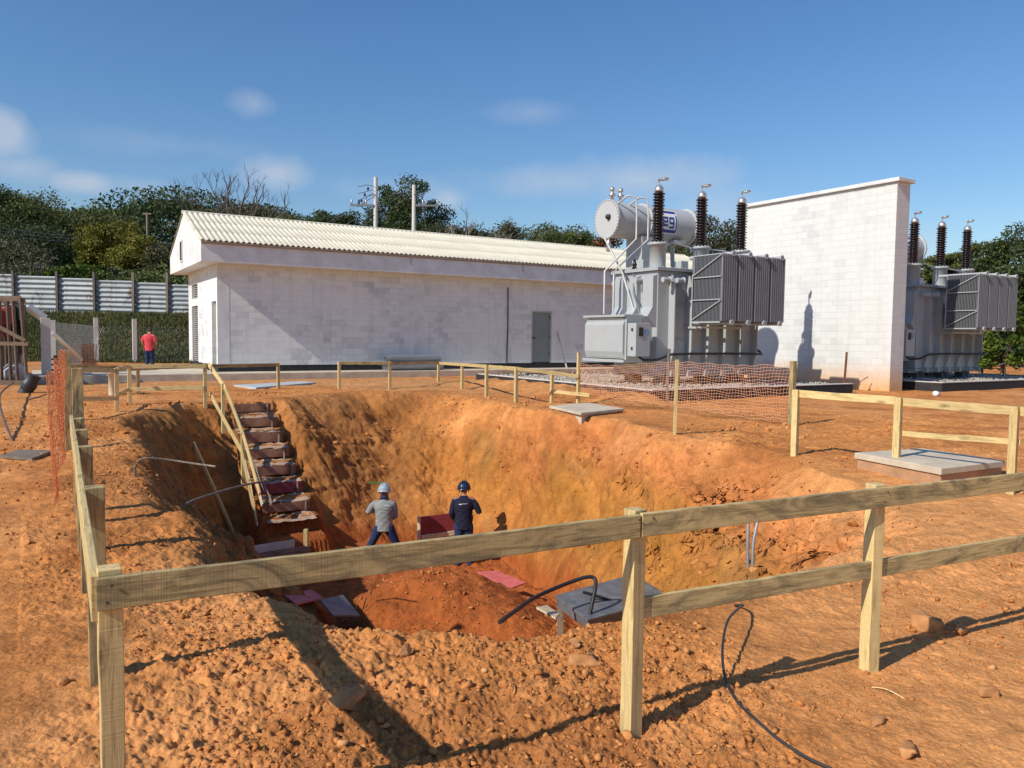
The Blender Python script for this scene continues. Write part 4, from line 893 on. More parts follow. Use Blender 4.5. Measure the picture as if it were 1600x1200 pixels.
o = beam('metal_rod', GP(1318, 613)+Vector((0, 0, -.1)), Vector((GP(1318, 613).x+.05, GP(1318, 613).y, AT(1319, 550, GP(1318, 613).y).z)), .05, .05, mat['rust']); tag(o, 'rusty stake standing in front of the fire wall', 'stake')
q = GP(1337, 611); tubeobj('twig', [q, q+Vector((.12, 0, .25)), q+Vector((.35, 0, .42))], .012, 'wood_dark', 'thin dark twig at the foot of the fire wall', 'twig')
q = GP(1463, 619); m = MB(); m.lathe([(.0, -.08), (.07, -.08), (.07, .08), (0, .08)], (0, 0, 0), 'x', 14); o = m.build('plastic_cup', mat['white']); o.location = q+Vector((0, 0, .06)); o.rotation_euler = (.2, .1, .6); tag(o, 'small white cup lying on the ground by the right gravel pad', 'cup')
# near cable
def onsurf(a, c_, h):
    p = GP(a, c_); return Vector((p.x, p.y, float(surf(np.array([p.x]), np.array([p.y]))[0])+h+.008))
q = [GP(1150, 950)+Vector((0, 0, -.02)), GP(1150, 951)+Vector((.0, 0, .05))]
pts = [(1148, 950, .0), (1161, 962, .05), (1152, 985, .10), (1136, 1010, .13), (1128, 1045, .09), (1132, 1075, .03), (1150, 1105, .012), (1180, 1140, .012), (1215, 1167, .012), (1262, 1195, .012), (1330, 1230, .012)]
tubeobj('electric_cable', [onsurf(a, c_, h) for a, c_, h in pts], .0065, 'pipeblack', 'dark cable looping out of the ground between the two right front posts', 'cable')
tubeobj('twig', [GP(1362, 1078)+Vector((0, 0, .01)), GP(1385, 1084)+Vector((0, 0, .02)), GP(1414, 1094)+Vector((0, 0, .005))], .003, 'wood_new', 'pale twig lying on the ground below the right front post', 'twig')
# ------------------------------------------------------------------ left background
q = GP(177, 617); m = MB(); m.lathe([(.10, -.1), (.10, .50), (.108, .50), (.108, .56), (.09, .56), (.09, .3)], (0, 0, 0), n=24); o = m.build('drain_pipe', mat['pvc']); o.location = q; tag(o, 'cream plastic pipe standing upright behind the far left fence', 'pipe')
q = GP(36, 614); m = MB(); v0, v1 = Vector((0, 0, -.1)), Vector((.22, .1, .42)); pr = [v0.lerp(v1, i/10) for i in range(11)]; m.tube(pr, [.15 if i not in (5, 6, 10) else .17 for i in range(11)], 20); o = m.build('pipe_stub', mat['pipeblack']); o.location = q; tag(o, 'thick black pipe stub leaning out of the ground at the left', 'pipe')
tubeobj('branch', [GP(20, 690), GP(3, 665)+Vector((0, 0, .2)), GP(2, 640)+Vector((0, 0, .3)), GP(22, 614)+Vector((0, 0, .25))], .016, 'wood_dark', 'dry bent branch at the left edge of the picture', 'branch')
tubeobj('branch', [GP(45, 627)+Vector((0, 0, .03)), GP(70, 623)+Vector((0, 0, .08)), GP(95, 613)+Vector((0, 0, .1))], .014, 'wood_dark', 'dry stick lying right of the black pipe stub', 'branch')
# crate with red machine
q = GP(2, 602); ck = empty('timber_crate', q, .15, 'tall grey slatted timber crate at the left edge', 'crate')
def lb(a, b_, w=.09, nm='slat', mt='wood_grey'): beam(nm, q+Vector(a), q+Vector(b_), w, .035, mat['wood_brown'], ck)
for x in (-.55, -.25, .02, .30, .50, .78): lb((x*.9, 0, 0), (x*.75, 0, 2.35), .11, 'upright')
lb((-.9, -.04, 2.3), (.62, -.04, 2.33), .14); lb((-.9, -.04, 1.12), (.78, -.04, 1.12), .1); lb((-.7, -.06, 1.95), (.72, -.06, 1.2), .1, 'brace'); lb((-.9, -.04, .08), (.8, -.04, .06), .14)
for x in (-.8, -.35, .12): lb((x, .8, 0), (x, .8, 2.35), .11, 'upright')
for z in (2.3, 1.12): lb((.70-.06*(z > 2), 0, z), (.20, .8, z), .1)
m = MB(); m.box(-.8, .0, .3, .7, 1.62, 2.12); m.box(-.6, -.1, .35, .65, 1.3, 1.62); o = m.build('machine', simple('dull red paint', (.26, .018, .015), .6, 0, .3, 4), None, .04); o.location = q; tag(o, 'red machine packed inside the slatted timber crate', 'machine')
m = MB(); m.lathe([(.0, .12), (.30, .12), (.32, .38), (.2, .52), (.1, .60), (0, .60)], (.1, .4, 0), n=20); o = m.build('plastic_drum', simple('milky plastic', (.40, .44, .47), .6), None); o.location = q; tag(o, 'pale drum standing low inside the slatted timber crate', 'drum')
m = MB(); m.box(-1.3, .1, .95, 1.0, 0, 2.2); o = m.build('dark_sheeting', mat['dark'], None); o.location = q; tag(o, 'dark sheeting hanging behind the slatted timber crate', 'sheeting')
# concrete posts
def cpost(px, yt, yb, D=None, s=.13, arm=None, lab='', nm='concrete_post', m_='polecon'):
    b_, zt = post_at(px, yt, yb, D); e = empty(nm, b_, YAW, lab, 'post'); m = MB(); h = zt-b_.z
    m.box(-s/2, s/2, -s/2, s/2, -.2, h)
    if arm: m.tube([(0, 0, h-.02), (-.42, 0, h+.30)], s*.5, 4)
    m.build('shaft', mat[m_], e, .01)
    m = MB(); m.box(-s/2-.003, s/2+.003, -s/2-.003, s/2+.003, h+.003 if not arm else h*.5, h+.02 if not arm else h*.5+.02); m.build('cap', mat['white' if not arm else 'conc'], e)
    return e, b_, h
cpost(73, 497, 598, None, .25, True, 'thick pale concrete post with a bent arm on top, right of the timber crate')
cpost(83, 501, 590, None, .2, None, 'second concrete post just behind the one with the bent arm')
wpst = [cpost(px, yt, 560, 38.5, .2, None, lab)[1] for px, yt, lab in ((151, 497, 'white concrete fence post at the foot of the grass bank, left of two'), (211, 499, 'white concrete fence post behind the man in the pink shirt'))]
o = beam('brace_post', AT(82, 520, 24), AT(128, 562, 30), .09, .08, mat['polecon']); tag(o, 'slanting concrete brace behind the post with the bent arm', 'brace')
# chain link between those posts
m = MB(); a_ = AT(84, 545, 26.); a_.z = 0; pth = [Vector((a_.x, a_.y, 0)), Vector((wpst[0].x, wpst[0].y, 0)), Vector((wpst[1].x, wpst[1].y, 0)), Vector((wpst[1].x+3.6, wpst[1].y+.2, 0))]
sgl = [(pth[i+1]-pth[i]).length for i in range(3)]; tot = sum(sgl)
def along(s):
    for i in range(3):
        if s <= sgl[i] or i == 2: return pth[i].lerp(pth[i+1], min(s/sgl[i], 1))
        s -= sgl[i]
hh = 1.75; stp = .15
for dgn in (1, -1):
    k = -hh
    while k < tot+hh:
        pts = []
        for t in (0, .5, 1):
            s_ = k+dgn*hh*t*.9
            if 0 <= s_ <= tot: p = along(s_); pts.append(Vector((p.x, p.y, .05+hh*t)))
        if len(pts) > 1: m.tube(pts, .0022, 3, False)
        k += stp
o = m.build('chain_link_fence', mat['galv']); tag(o, 'chain link fence stretched between the white posts below the grass bank', 'fence')
# corrugated sheet hoarding on the bank
b = NB('weathered zinc'); f = b.noise(1.1, detail=8, rough=.7); g = b.noise(1., b.mapping((2.5, 2.5, .7)), 8, .7, 1.0); oi = b.n('ShaderNodeObjectInfo')
c = b.ramp(f, [(.3, (.23, .275, .30)), (.7, (.36, .40, .41))]); c = b.mix(b.ramp(g, [(.55, (0,0,0)), (.66, (1,1,1))]), c, (.10, .055, .03)); sx = b.n('ShaderNodeSeparateXYZ'); b.link(b.tc.outputs['Object'], sx.inputs[0])
wv = b.math('FRACT', b.math('MULTIPLY', sx.outputs[2], 3.1)); c = b.mix(b.math('MULTIPLY', b.math('GREATER_THAN', wv, .86), .5), c, (.12, .12, .12))
b.color(c).set(.65, .3); mat['zinc'] = b.m
hd = empty('sheet_metal_hoarding', AT(150, 493, 45), 0, 'tall hoarding of rusty horizontal corrugated sheets on timber poles along the bank top', 'hoarding')
xs_ = [AT(p, 493, 45).x for p in (-400, -315, -230, -145, -60, 24, 92, 150, 210, 263, 330)]
for i in range(len(xs_)-1):
    x0, x1 = xs_[i], xs_[i+1]; z0 = 2.42-.042*max(0, i-4); h = 2.38-.06*max(0, i-4); m = MB(); n = 64; vs = []
    for k in range(n+1):
        z = z0+h*k/n; y = 45+.035*math.sin(k/n*2*math.pi*8)+.012*(k//8 % 2); vs += [(x0, y, z), (x1, y, z-.03)]
    vs += [(x, y+.01, z) for x, y, z in reversed(vs)]
    vs = vs[:2*(n+1)]; m.add(vs, [(2*k, 2*k+1, 2*k+3, 2*k+2) for k in range(n)], True); m.build('sheet', mat['zinc'], hd).matrix_parent_inverse = Matrix.Translation(-hd.location)
for i, x in enumerate(xs_[1:-1]): beam('pole', (x, 44.88, 1.9), (x-.1*(i == 0)+random.uniform(-.03, .03), 44.9, 4.95), .13, .13, mat["wood_dark" if i < 7 else 'wood_grey'], hd)
# rusty mesh bundle and pallet stack
q = AT(128, 562, 33); e = empty('rebar_mesh_bundle', (q.x, q.y, 0), .1, 'bundle of rusty reinforcing mesh standing below the grass bank', 'mesh bundle')
m = MB()
for i in range(18): m.tube([(-.5+i*.06, .0, 0), (-.5+i*.06, .05, 1.0)], .012, 4)
for i in range(14): m.tube([(-.52, -.01, .05+i*.07), (.56, -.01, .05+i*.07)], .012, 4)
for i in range(18): m.tube([(-.46+i*.06, .12, 0), (-.48+i*.06, .15, .98)], .012, 4)
m.build('mesh', mat['rust'], e)
q = GP(86, 596); e = empty('pallet_stack', q, YAW, 'low stack of brown pallets right of the thick concrete posts', 'pallet stack'); 
for i in range(5):
    m = MB(); m.box(-.25, .3, -.3, .5, .16*i, .16*i+.03); m.box(-.25, -.17, -.3, .5, .16*i+.033, .16*i+.13); m.box(.2, .3, -.3, .5, .16*i+.033, .16*i+.13); m.box(-.02, .07, -.3, .5, .16*i+.033, .16*i+.13); m.build('pallet', simple('old pallet', (.13, .075, .04), .9) if i == 0 else bpy.data.materials['old pallet'], e)
# rolls of fence wire against the wall
e = empty('wire_roll', wp(5.6, -.62, .22), YAW, 'rolls of galvanised chain link wire lying against the long wall', 'wire roll'); 
m = MB()
for (y, z, r, nn) in ((-.12, .16, .15, 30), (.18, .16, .15, 30), (.03, .41, .14, 30)):
    for dgn in (1, -1):
        for k in range(14):
            m.tube([(2.2*t/nn*1.0, y+r*math.cos(dgn*(t*.38)+k*.449), z+r*math.sin(dgn*(t*.38)+k*.449)) for t in range(nn+1)], .006, 3, False)
    m.lathe([(r*.8, .02), (r*.8, 2.18)], (0, y, z), 'x', 12)
m.build('wire', mat['galv'], e)
# ------------------------------------------------------------------ utility poles
def upole(px, yt, D, arm, lab, r=.17):
    t = AT(px, yt, D); g = 0; e = empty('utility_pole', (t.x, t.y, g), 0, lab, 'utility pole'); m = MB(); m.tube([(0, 0, 0), (0, 0, t.z)], [r*1.35, r*.85], 16); m.build('shaft', mat['polecon'], e)
    s = arm; m = MB(); z = AT(px, 323, D).z; m.box(min(.1*s, 1.9*s), max(.1*s, 1.9*s), -.22, -.12, z, z+.14); m.build('cross_arm', mat['radgrey'], e)
    for k in range(3):
        x = s*(.7+.55*k); m = MB(); m.lathe([(.03, z+.14), (.10, z+.2), (.05, z+.26), (.11, z+.32), (.05, z+.38), (.09, z+.44), (0, z+.5)], (x, -.17, 0), n=10); m.build('insulator', mat['porcelain'] if k % 2 else mat['alu'], e)
    m = MB(); m.tube([(0, -.2, z+.9), (s*.6, -.2, z+.75), (s*1.0, -.2, z-.1), (s*.2, -.2, z-.9)], .025, 6); m.tube([(s*.2, -.2, z-.6), (s*1.2, -.2, z+.05)], .03, 6)
    if s < 0:
        for k in range(4): m.tube([(-.1, -.2, z+1.5-.25*k), (-.6-.25*k, -.2, z+1.6-.55*k), (-1.3, -.2, z+1.45-.5*k)], .022, 5)
        for k in range(3): m.lathe([(.06, z+1.2-.45*k), (.1, z+1.3-.45*k), (.04, z+1.45-.45*k)], (-.55-.25*k, -.2, 0), n=8)
    m.build('fittings', mat['black'], e); return t, z
t1, z1 = upole(587, 277, 60, -1, 'taller pale concrete power pole behind the roof with its arm to the left')
t2_, z2 = upole(647, 289, 60, 1, 'shorter pale concrete power pole behind the roof with its arm to the right')
def wire(a, b_, sag, lab, r=.02):
    m = MB(); m.tube([a.lerp(b_, i/16)+Vector((0, 0, -sag*4*(i/16)*(1-i/16))) for i in range(17)], r, 4, False); o = m.build('power_line', mat['radgrey']); tag(o, lab, 'power line', 'power lines'); return o
for k in range(3): wire(Vector((t2_.x-.1, t2_.y, z2+2.0-.5*k)), AT(520+10*k, 362+2*k, 62), .15, 'power line running down left from the shorter pole, %s of three' % ('top', 'middle', 'bottom')[k], .014)
for k in range(2): wire(Vector((t1.x-.8-.5*k, t1.y, z1+.3)), AT(500+14*k, 352, 64), .1, 'power line falling left from the arm of the taller pole, %s one' % ('right', 'left')[k], .013)
for k in range(3): wire(AT(-20, 352+5*k, 52), AT(126, 368+5*k, 60), .15, 'power line crossing the dark trees at the far left, %s of three' % ('top', 'middle', 'bottom')[k], .018)
t = AT(230, 333, 62); e = empty('timber_pole', (t.x, t.y, 2), 0, 'thin timber power pole with a short crossbar among the trees', 'utility pole'); m = MB(); m.tube([(0, 0, 0), (0, 0, t.z-2)], .1, 8); m.build('shaft', mat['wood_grey'], e); m = MB(); m.box(-.32, .32, -.05, .05, t.z-2.1, t.z-2.0); m.build('crossbar', mat['wood_grey'], e)
# ------------------------------------------------------------------ people
def skin_obj(name, joints, edges, m, parent, root, sub=2):
    """joints: name -> (x,y,z,radius[,radius2])"""
    me = bpy.data.meshes.new(name); bm = bmesh.new(); lay = bm.verts.layers.skin.verify(); V_ = {}
    for k, j in joints.items():
        v = bm.verts.new(j[:3]); V_[k] = v; v[lay].radius = (j[3], j[4] if len(j) > 4 else j[3])
    for a, c in edges: bm.edges.new((V_[a], V_[c]))
    V_[root][lay].use_root = True; bm.to_mesh(me); bm.free(); o = mesh_obj(name, me, m, parent)
    sk = o.modifiers.new('skin', 'SKIN'); sk.use_smooth_shade = True; sk.branch_smoothing = .6
    ss = o.modifiers.new('sub', 'SUBSURF'); ss.levels = ss.render_levels = sub; return o
mat['skin'] = simple('skin', (.30, .14, .085), .6, 0, .08, 12)
mat['skinpale'] = simple('light skin', (.42, .22, .14), .6, 0, .08, 12)
mat['hair'] = simple('dark hair', (.018, .014, .012), .7, 0, .3, 30)
def cloth(name, c, var=.18):
    b = NB(name); f = b.noise(6, detail=7, rough=.6); b.color(b.ramp(f, [(.3, tuple(x*(1-var) for x in c)), (.7, tuple(x*(1+var) for x in c))])).set(.9, 0, .2)
    b.bump(b.noise(1., b.mapping((7, 7, 26)), 4, .6, .8), .9, .02); return b.m
def person(loc, rz, J, shirt, trous, boots, label, head_tilt=0., helmet=None, brim=None, skin='skin', collar=None, printc=None, sleeve='wrist', belt=None):
    P = empty('person', loc, rz, label, 'person'); P.scale = (.97, .97, .97)
    d = dict(J)
    e = d.get
    # one continuous body
    bj = {'pel': d['pel']+(.115, .09), 'wai': d['wai']+(.105, .08), 'che': d['che']+(.125, .085), 'nkb': d['nkb']+(.06, .055), 'nek': d['nek']+(.052,), 'jaw': d['jaw']+(.062, .068), 'hea': d['hea']+(.076, .088), 'top': d['top']+(.06, .07)}
    ed = [('pel', 'wai'), ('wai', 'che'), ('che', 'nkb'), ('nkb', 'nek'), ('nek', 'jaw'), ('jaw', 'hea'), ('hea', 'top')]
    for s in 'LR':
        bj.update({'sh'+s: d['sh'+s]+(.055,), 'el'+s: d['el'+s]+(.038,), 'wr'+s: d['wr'+s]+(.026,), 'hp'+s: d['hp'+s]+(.085,), 'kn'+s: d['kn'+s]+(.055,), 'an'+s: d['an'+s]+(.038,), 'to'+s: d['to'+s]+(.035,)})
        ed += [('nkb', 'sh'+s), ('sh'+s, 'el'+s), ('el'+s, 'wr'+s), ('pel', 'hp'+s), ('hp'+s, 'kn'+s), ('kn'+s, 'an'+s), ('an'+s, 'to'+s)]
        w, el = Vector(d['wr'+s]), Vector(d['el'+s]); dr = (w-el).normalized(); side = dr.cross(Vector((0, 0, 1))); side = side.normalized() if side.length > .1 else Vector((1, 0, 0)); dn = dr.cross(side).normalized()
        pm = w+dr*.075; bj['pm'+s] = tuple(pm)+(.034, .02); ed.append(('wr'+s, 'pm'+s))
        for i, (o_, ln) in enumerate(((-.03, .068), (-.01, .078), (.01, .074), (.03, .058))):
            k1 = pm+side*o_+dr*ln*.5; k2 = pm+side*o_*1.05+dr*ln*.85+dn*.03; bj['f%d%sa' % (i, s)] = tuple(k1)+(.0095,); bj['f%d%sb' % (i, s)] = tuple(k2)+(.008,)
            ed += [('pm'+s, 'f%d%sa' % (i, s)), ('f%d%sa' % (i, s), 'f%d%sb' % (i, s))]
        sg_ = 1 if s == 'L' else -1; k1 = w+dr*.035+side*.038*sg_; k2 = w+dr*.075+side*.055*sg_+dn*.01; bj['ta'+s] = tuple(k1)+(.011,); bj['tb'+s] = tuple(k2)+(.009,); ed += [('wr'+s, 'ta'+s), ('ta'+s, 'tb'+s)]
    body = skin_obj('body', bj, ed, mat[skin], P, 'pel')
    # face: nose, ears, brow as part of the head
    H = Vector(d['hea']); m = MB()
    for s in (-1, 1): m.lathe([(.0, -.012), (.030, -.008), (.030, .008), (0, .012)], (H.x+s*.082, H.y-.005, H.z-.025), 'x', 10)
    m.tube([(H.x, H.y+.088, H.z-.01), (H.x, H.y+.112, H.z-.05), (H.x, H.y+.09, H.z-.055)], [.008, .016, .01], 8); m.build('face', mat[skin], P)
    if not helmet:
        m = MB(); n = 14; prof = [(.084*math.sin(a), .098*math.cos(a)) for a in [i*math.pi*.62/8 for i in range(9)]]; m.lathe([(max(r_, .0), z_) for r_, z_ in prof], (H.x, H.y-.008, H.z+.015), n=20); m.build('hair', mat['hair'], P)
    # shirt: a lofted torso and sleeves fused into one skin
    def loft(m, rings, n=28, seed=0):
        vs = []; fs = []
        for k, (c_, rx, ry) in enumerate(rings):
            for i in range(n):
                a_ = math.tau*i/n; f_ = 1+.022*math.sin(3*a_+k*1.9+seed)+.018*math.sin(7*a_-k*1.3+seed*2); vs.append((c_[0]+rx*f_*math.cos(a_), c_[1]+ry*f_*math.sin(a_), c_[2]))
        for k in range(len(rings)-1):
            for i in range(n): fs.append((k*n+i, k*n+(i+1) % n, (k+1)*n+(i+1) % n, (k+1)*n+i))
        fs += [tuple(range(n-1, -1, -1)), tuple((len(rings)-1)*n+i for i in range(n))]; m.add(vs, fs, True)
    def fuse(m, name, mt, vox=.013, it=5):
        o = m.build(name, mt, P); rm = o.modifiers.new('fuse', 'REMESH'); rm.mode = 'VOXEL'; rm.voxel_size = vox; rm.use_smooth_shade = True
        sm = o.modifiers.new('smooth', 'SMOOTH'); sm.iterations = it; sm.factor = .6; return o
    pe, wa, ch, nb = (Vector(d[k]) for k in ('pel', 'wai', 'che', 'nkb')); dn_ = Vector((0, 0, -1))
    prof = ((pe+dn_*.10, .180, .135), (pe+dn_*.04, .176, .132), (pe.lerp(wa, .5), .168, .124), (wa, .164, .120), (wa.lerp(ch, .4), .172, .124), (wa.lerp(ch, .75), .186, .128), (ch, .194, .128), (ch.lerp(nb, .45), .196, .118), (ch.lerp(nb, .75), .165, .098), (nb+dn_*-.0, .092, .078), (nb+dn_*-.035, .066, .064))
    m = MB(); rings = []
    for k in range(len(prof)-1):
        for t_ in (0, .33, .66): rings.append((prof[k][0].lerp(prof[k+1][0], t_), prof[k][1]*(1-t_)+prof[k+1][1]*t_, prof[k][2]*(1-t_)+prof[k+1][2]*t_))
    rings.append(prof[-1]); loft(m, rings, 28, loc[0])
    for s in 'LR':
        S_, E_, W_ = (Vector(d[k+s]) for k in ('sh', 'el', 'wr')); inn = nb.lerp(S_, .45)+Vector((0, 0, -.05))
        if sleeve == 'wrist': m.tube([inn, S_+Vector((0, 0, -.045)), S_.lerp(E_, .4), E_, E_.lerp(W_, .35), E_.lerp(W_, .7), E_.lerp(W_, .93)], [.080, .070, .066, .060, .058, .047, .040], 14)
        else: m.tube([inn, S_+Vector((0, 0, -.045)), S_.lerp(E_, .4), S_.lerp(E_, .8)], [.080, .072, .074, .076], 14)
    sh = fuse(m, 'shirt', shirt)
    if collar:
        m = MB(); n_ = Vector(d['nek']); m.tube([Vector(d['nkb'])+Vector((0, -.01, -.0)), n_+Vector((0, -.005, .0)), n_+Vector((0, .0, .05))], [.098, .082, .074], 18); m.build('collar', collar, P)
    if printc:
        m = MB(); c_ = Vector(d['che']); 
        for (x0, x1, z0, z1) in printc: m.box(c_.x+x0, c_.x+x1, c_.y-.134, c_.y-.128, c_.z+z0, c_.z+z1)
        m.build('back_print', mat['white'], sh)
    m = MB(); loft(m, [(pe+dn_*-.06, .150, .112), (pe, .162, .122), (pe+dn_*.07, .165, .125), (pe+dn_*.12, .12, .10)], 24)
    for s in 'LR':
        H_, K_, A_ = (Vector(d[k+s]) for k in ('hp', 'kn', 'an'))
        m.tube([H_+Vector((0, 0, .07)), H_, H_.lerp(K_, .4), H_.lerp(K_, .8), K_, K_.lerp(A_, .35), K_.lerp(A_, .8), A_+Vector((0, 0, .03))], [.098, .106, .092, .078, .075, .074, .070, .074], 16)
    fuse(m, 'trousers', trous)
    for s in 'LR':
        a_, t_ = d['an'+s], d['to'+s]; skin_obj('boot', {'a': a_[:2]+(a_[2]+.04, .05), 'b': (a_[0], a_[1]-.02, .045, .046), 'c': (t_[0], t_[1], .035, .042)}, [('a', 'b'), ('b', 'c')], boots, P, 'a', 2)
    if helmet:
        m = MB(); prof = [(.0, .155)]+[(.128*math.sin(a), .155*math.cos(a)) for a in [i*math.pi/2/9 for i in range(1, 10)]]+[(.128, -.005), (.143, -.014), (.141, -.02), (.120, -.012)]
        m.lathe([(r_, z_) for r_, z_ in prof], (0, 0, 0), n=32)
        for y_ in (-.035, 0, .035): m.tube([(.0+y_, -.118, .045), (y_, -.08, .118), (y_, 0, .158), (y_, .08, .118), (y_, .118, .045)], .009, 6)
        m.prism([(-.09, .11), (.09, .11), (.06, .175), (-.06, .175)], 'z', -.018, -.010)
        h = m.build('helmet', helmet, P); h.location = H+Vector((0, -.005, .015)); h.rotation_euler = (head_tilt, 0, 0)
        if brim: m = MB(); m.lathe([(.1295, .025), (.1305, .027), (.1305, .048), (.127, .05)], (0, 0, 0), n=32); m.build('helmet_band', brim, h)
    return P
base = dict(pel=(0, 0, .93), wai=(0, -.01, 1.08), che=(0, -.02, 1.30), nkb=(0, -.01, 1.45), nek=(0, .0, 1.49), jaw=(0, .02, 1.545), hea=(0, .02, 1.60), top=(0, .015, 1.66),
            shL=(-.18, -.01, 1.41), shR=(.18, -.01, 1.41), hpL=(-.085, 0, .86), hpR=(.085, 0, .86))
def feet(x, y): return GP(x, y)
# blue shirt worker
J = dict(base); J.update(elL=(-.235, -.02, 1.13), wrL=(-.14, .12, .93), elR=(.30, -.04, 1.15), wrR=(.20, .16, 1.28), knL=(-.10, .02, .48), knR=(.10, .02, .48), anL=(-.11, -.01, .08), anR=(.13, -.01, .08), toL=(-.13, .15, .04), toR=(.16, .15, .04))
J['hea'] = (0, .06, 1.59); J['jaw'] = (0, .05, 1.54); J['top'] = (0, .07, 1.65)
f = AT(724, 892, 14.4)
navy = cloth('navy jersey', (.018, .020, .042)); jeans = cloth('dark blue jeans', (.022, .040, .105)); bootm = simple('dusty boots', (.09, .055, .035), .9)
person(f, .03, J, navy, jeans, bootm, 'person in navy long sleeved shirt, navy helmet and jeans standing with back turned', -.12, simple('navy helmet', (.006, .018, .05), .3, 0, .05), None, printc=[(-.09, -.035, .03, .048), (-.03, .03, .045, .052), (.035, .07, .048, .054)])
# grey shirt worker, legs wide apart
J = dict(base); J.update(pel=(0, 0, .86), wai=(.0, -.01, 1.01), che=(.01, -.01, 1.22), nkb=(.0, .02, 1.36), nek=(-.005, .05, 1.41), jaw=(-.01, .08, 1.46), hea=(-.01, .09, 1.515), top=(-.01, .10, 1.57), shL=(-.18, .02, 1.33), shR=(.18, .02, 1.33),
     elL=(-.31, .0, 1.12), wrL=(-.14, .20, 1.16), elR=(.215, .04, 1.04), wrR=(.10, .2, .95), hpL=(-.10, 0, .80), hpR=(.10, 0, .80), knL=(-.27, .05, .46), knR=(.25, .05, .46), anL=(-.38, -.02, .08), anR=(.34, -.02, .08), toL=(-.47, .12, .04), toR=(.42, .13, .04))
f = AT(600, 889, 14.5)
person(f, 0, J, cloth('grey jersey', (.25, .27, .27)), jeans, bootm, 'person in grey long sleeved shirt and grey helmet standing with legs wide apart', -.15, simple('grey helmet', (.30, .38, .42), .3, 0, .05), None, collar=cloth('navy neck cloth', (.035, .035, .07)), printc=[(.02, .10, .06, .068)])
# man on the pavement
J = dict(base); J.update(elL=(-.25, -.03, 1.14), wrL=(-.24, .10, .95), elR=(.25, -.02, 1.13), wrR=(.20, .12, .98), knL=(-.08, .0, .48), knR=(.09, .05, .48), anL=(-.09, -.06, .10), anR=(.10, .02, .08), toL=(-.11, .08, .04), toR=(.12, .16, .04), hea=(.02, .06, 1.59), jaw=(.01, .05, 1.54), top=(.02, .07, 1.65))
f = AT(234, 580, 29.0); f.z = .0
pp = person(f, .1, J, cloth('coral polo shirt', (.62, .07, .09)), jeans, simple('dark shoes', (.03, .025, .02), .8), 'person in coral pink polo shirt and blue jeans walking away on the far left', skin='skinpale', sleeve='short')
g1 = AT(597, 757, 14.6); o = beam('green_stick', (g1.x-.30, g1.y+.15, g1.z), (g1.x+.02, g1.y+.2, g1.z), .022, .022, simple('green paint', (.05, .22, .05), .5)); tag(o, 'short green stick held level beside the grey helmet', 'stick')

# ------------------------------------------------------------------ trees
def leafmat(name, c1, c2, c3):
    b = NB(name); gg = b.n('ShaderNodeNewGeometry'); oi = b.n('ShaderNodeObjectInfo'); f = b.noise(.45, detail=4)
    c = b.ramp(gg.outputs['Random Per Island'], [(0, c1), (.55, c2), (1, c3)]); c = b.mix(1., c, b.ramp(f, [(.3, (.75, .78, .75)), (.7, (1.3, 1.25, 1.1))]), 'MULTIPLY')
    b.color(c).set(.65, 0, .3); b.p.inputs['Subsurface Weight'].default_value = 0
    tr_ = b.n('ShaderNodeBsdfTranslucent'); b.link(c, tr_.inputs[0]); mx = b.n('ShaderNodeMixShader'); mx.inputs[0].default_value = .22
    out = b.t.nodes['Material Output']; b.link(b.p.outputs[0], mx.inputs[1]); b.link(tr_.outputs[0], mx.inputs[2]); b.link(mx.outputs[0], out.inputs[0]); return b.m
LM = dict(dark=leafmat('dark leaves', (.036, .056, .020), (.058, .085, .028), (.10, .125, .042)), mid=leafmat('green leaves', (.060, .080, .026), (.10, .125, .036), (.16, .165, .055)),
          yellow=leafmat('yellow green leaves', (.085, .10, .014), (.15, .15, .02), (.24, .20, .03)), olive=leafmat('olive leaves', (.05, .058, .028), (.080, .085, .040), (.12, .115, .060)),
          grey=leafmat('grey twigs and leaves', (.08, .07, .048), (.13, .115, .08), (.19, .165, .11)), bright=leafmat('bright leaves', (.045, .085, .012), (.09, .15, .02), (.16, .22, .035)), flame=leafmat('leaves with red flowers', (.035, .055, .015), (.055, .075, .02), (.5, .045, .02)))
mat['bark'] = simple('grey bark', (.13, .11, .09), .95, 0, .3, 3, .4, 12); mat['barkpale'] = simple('pale bark', (.26, .23, .19), .95, 0, .3, 3, .4, 12)
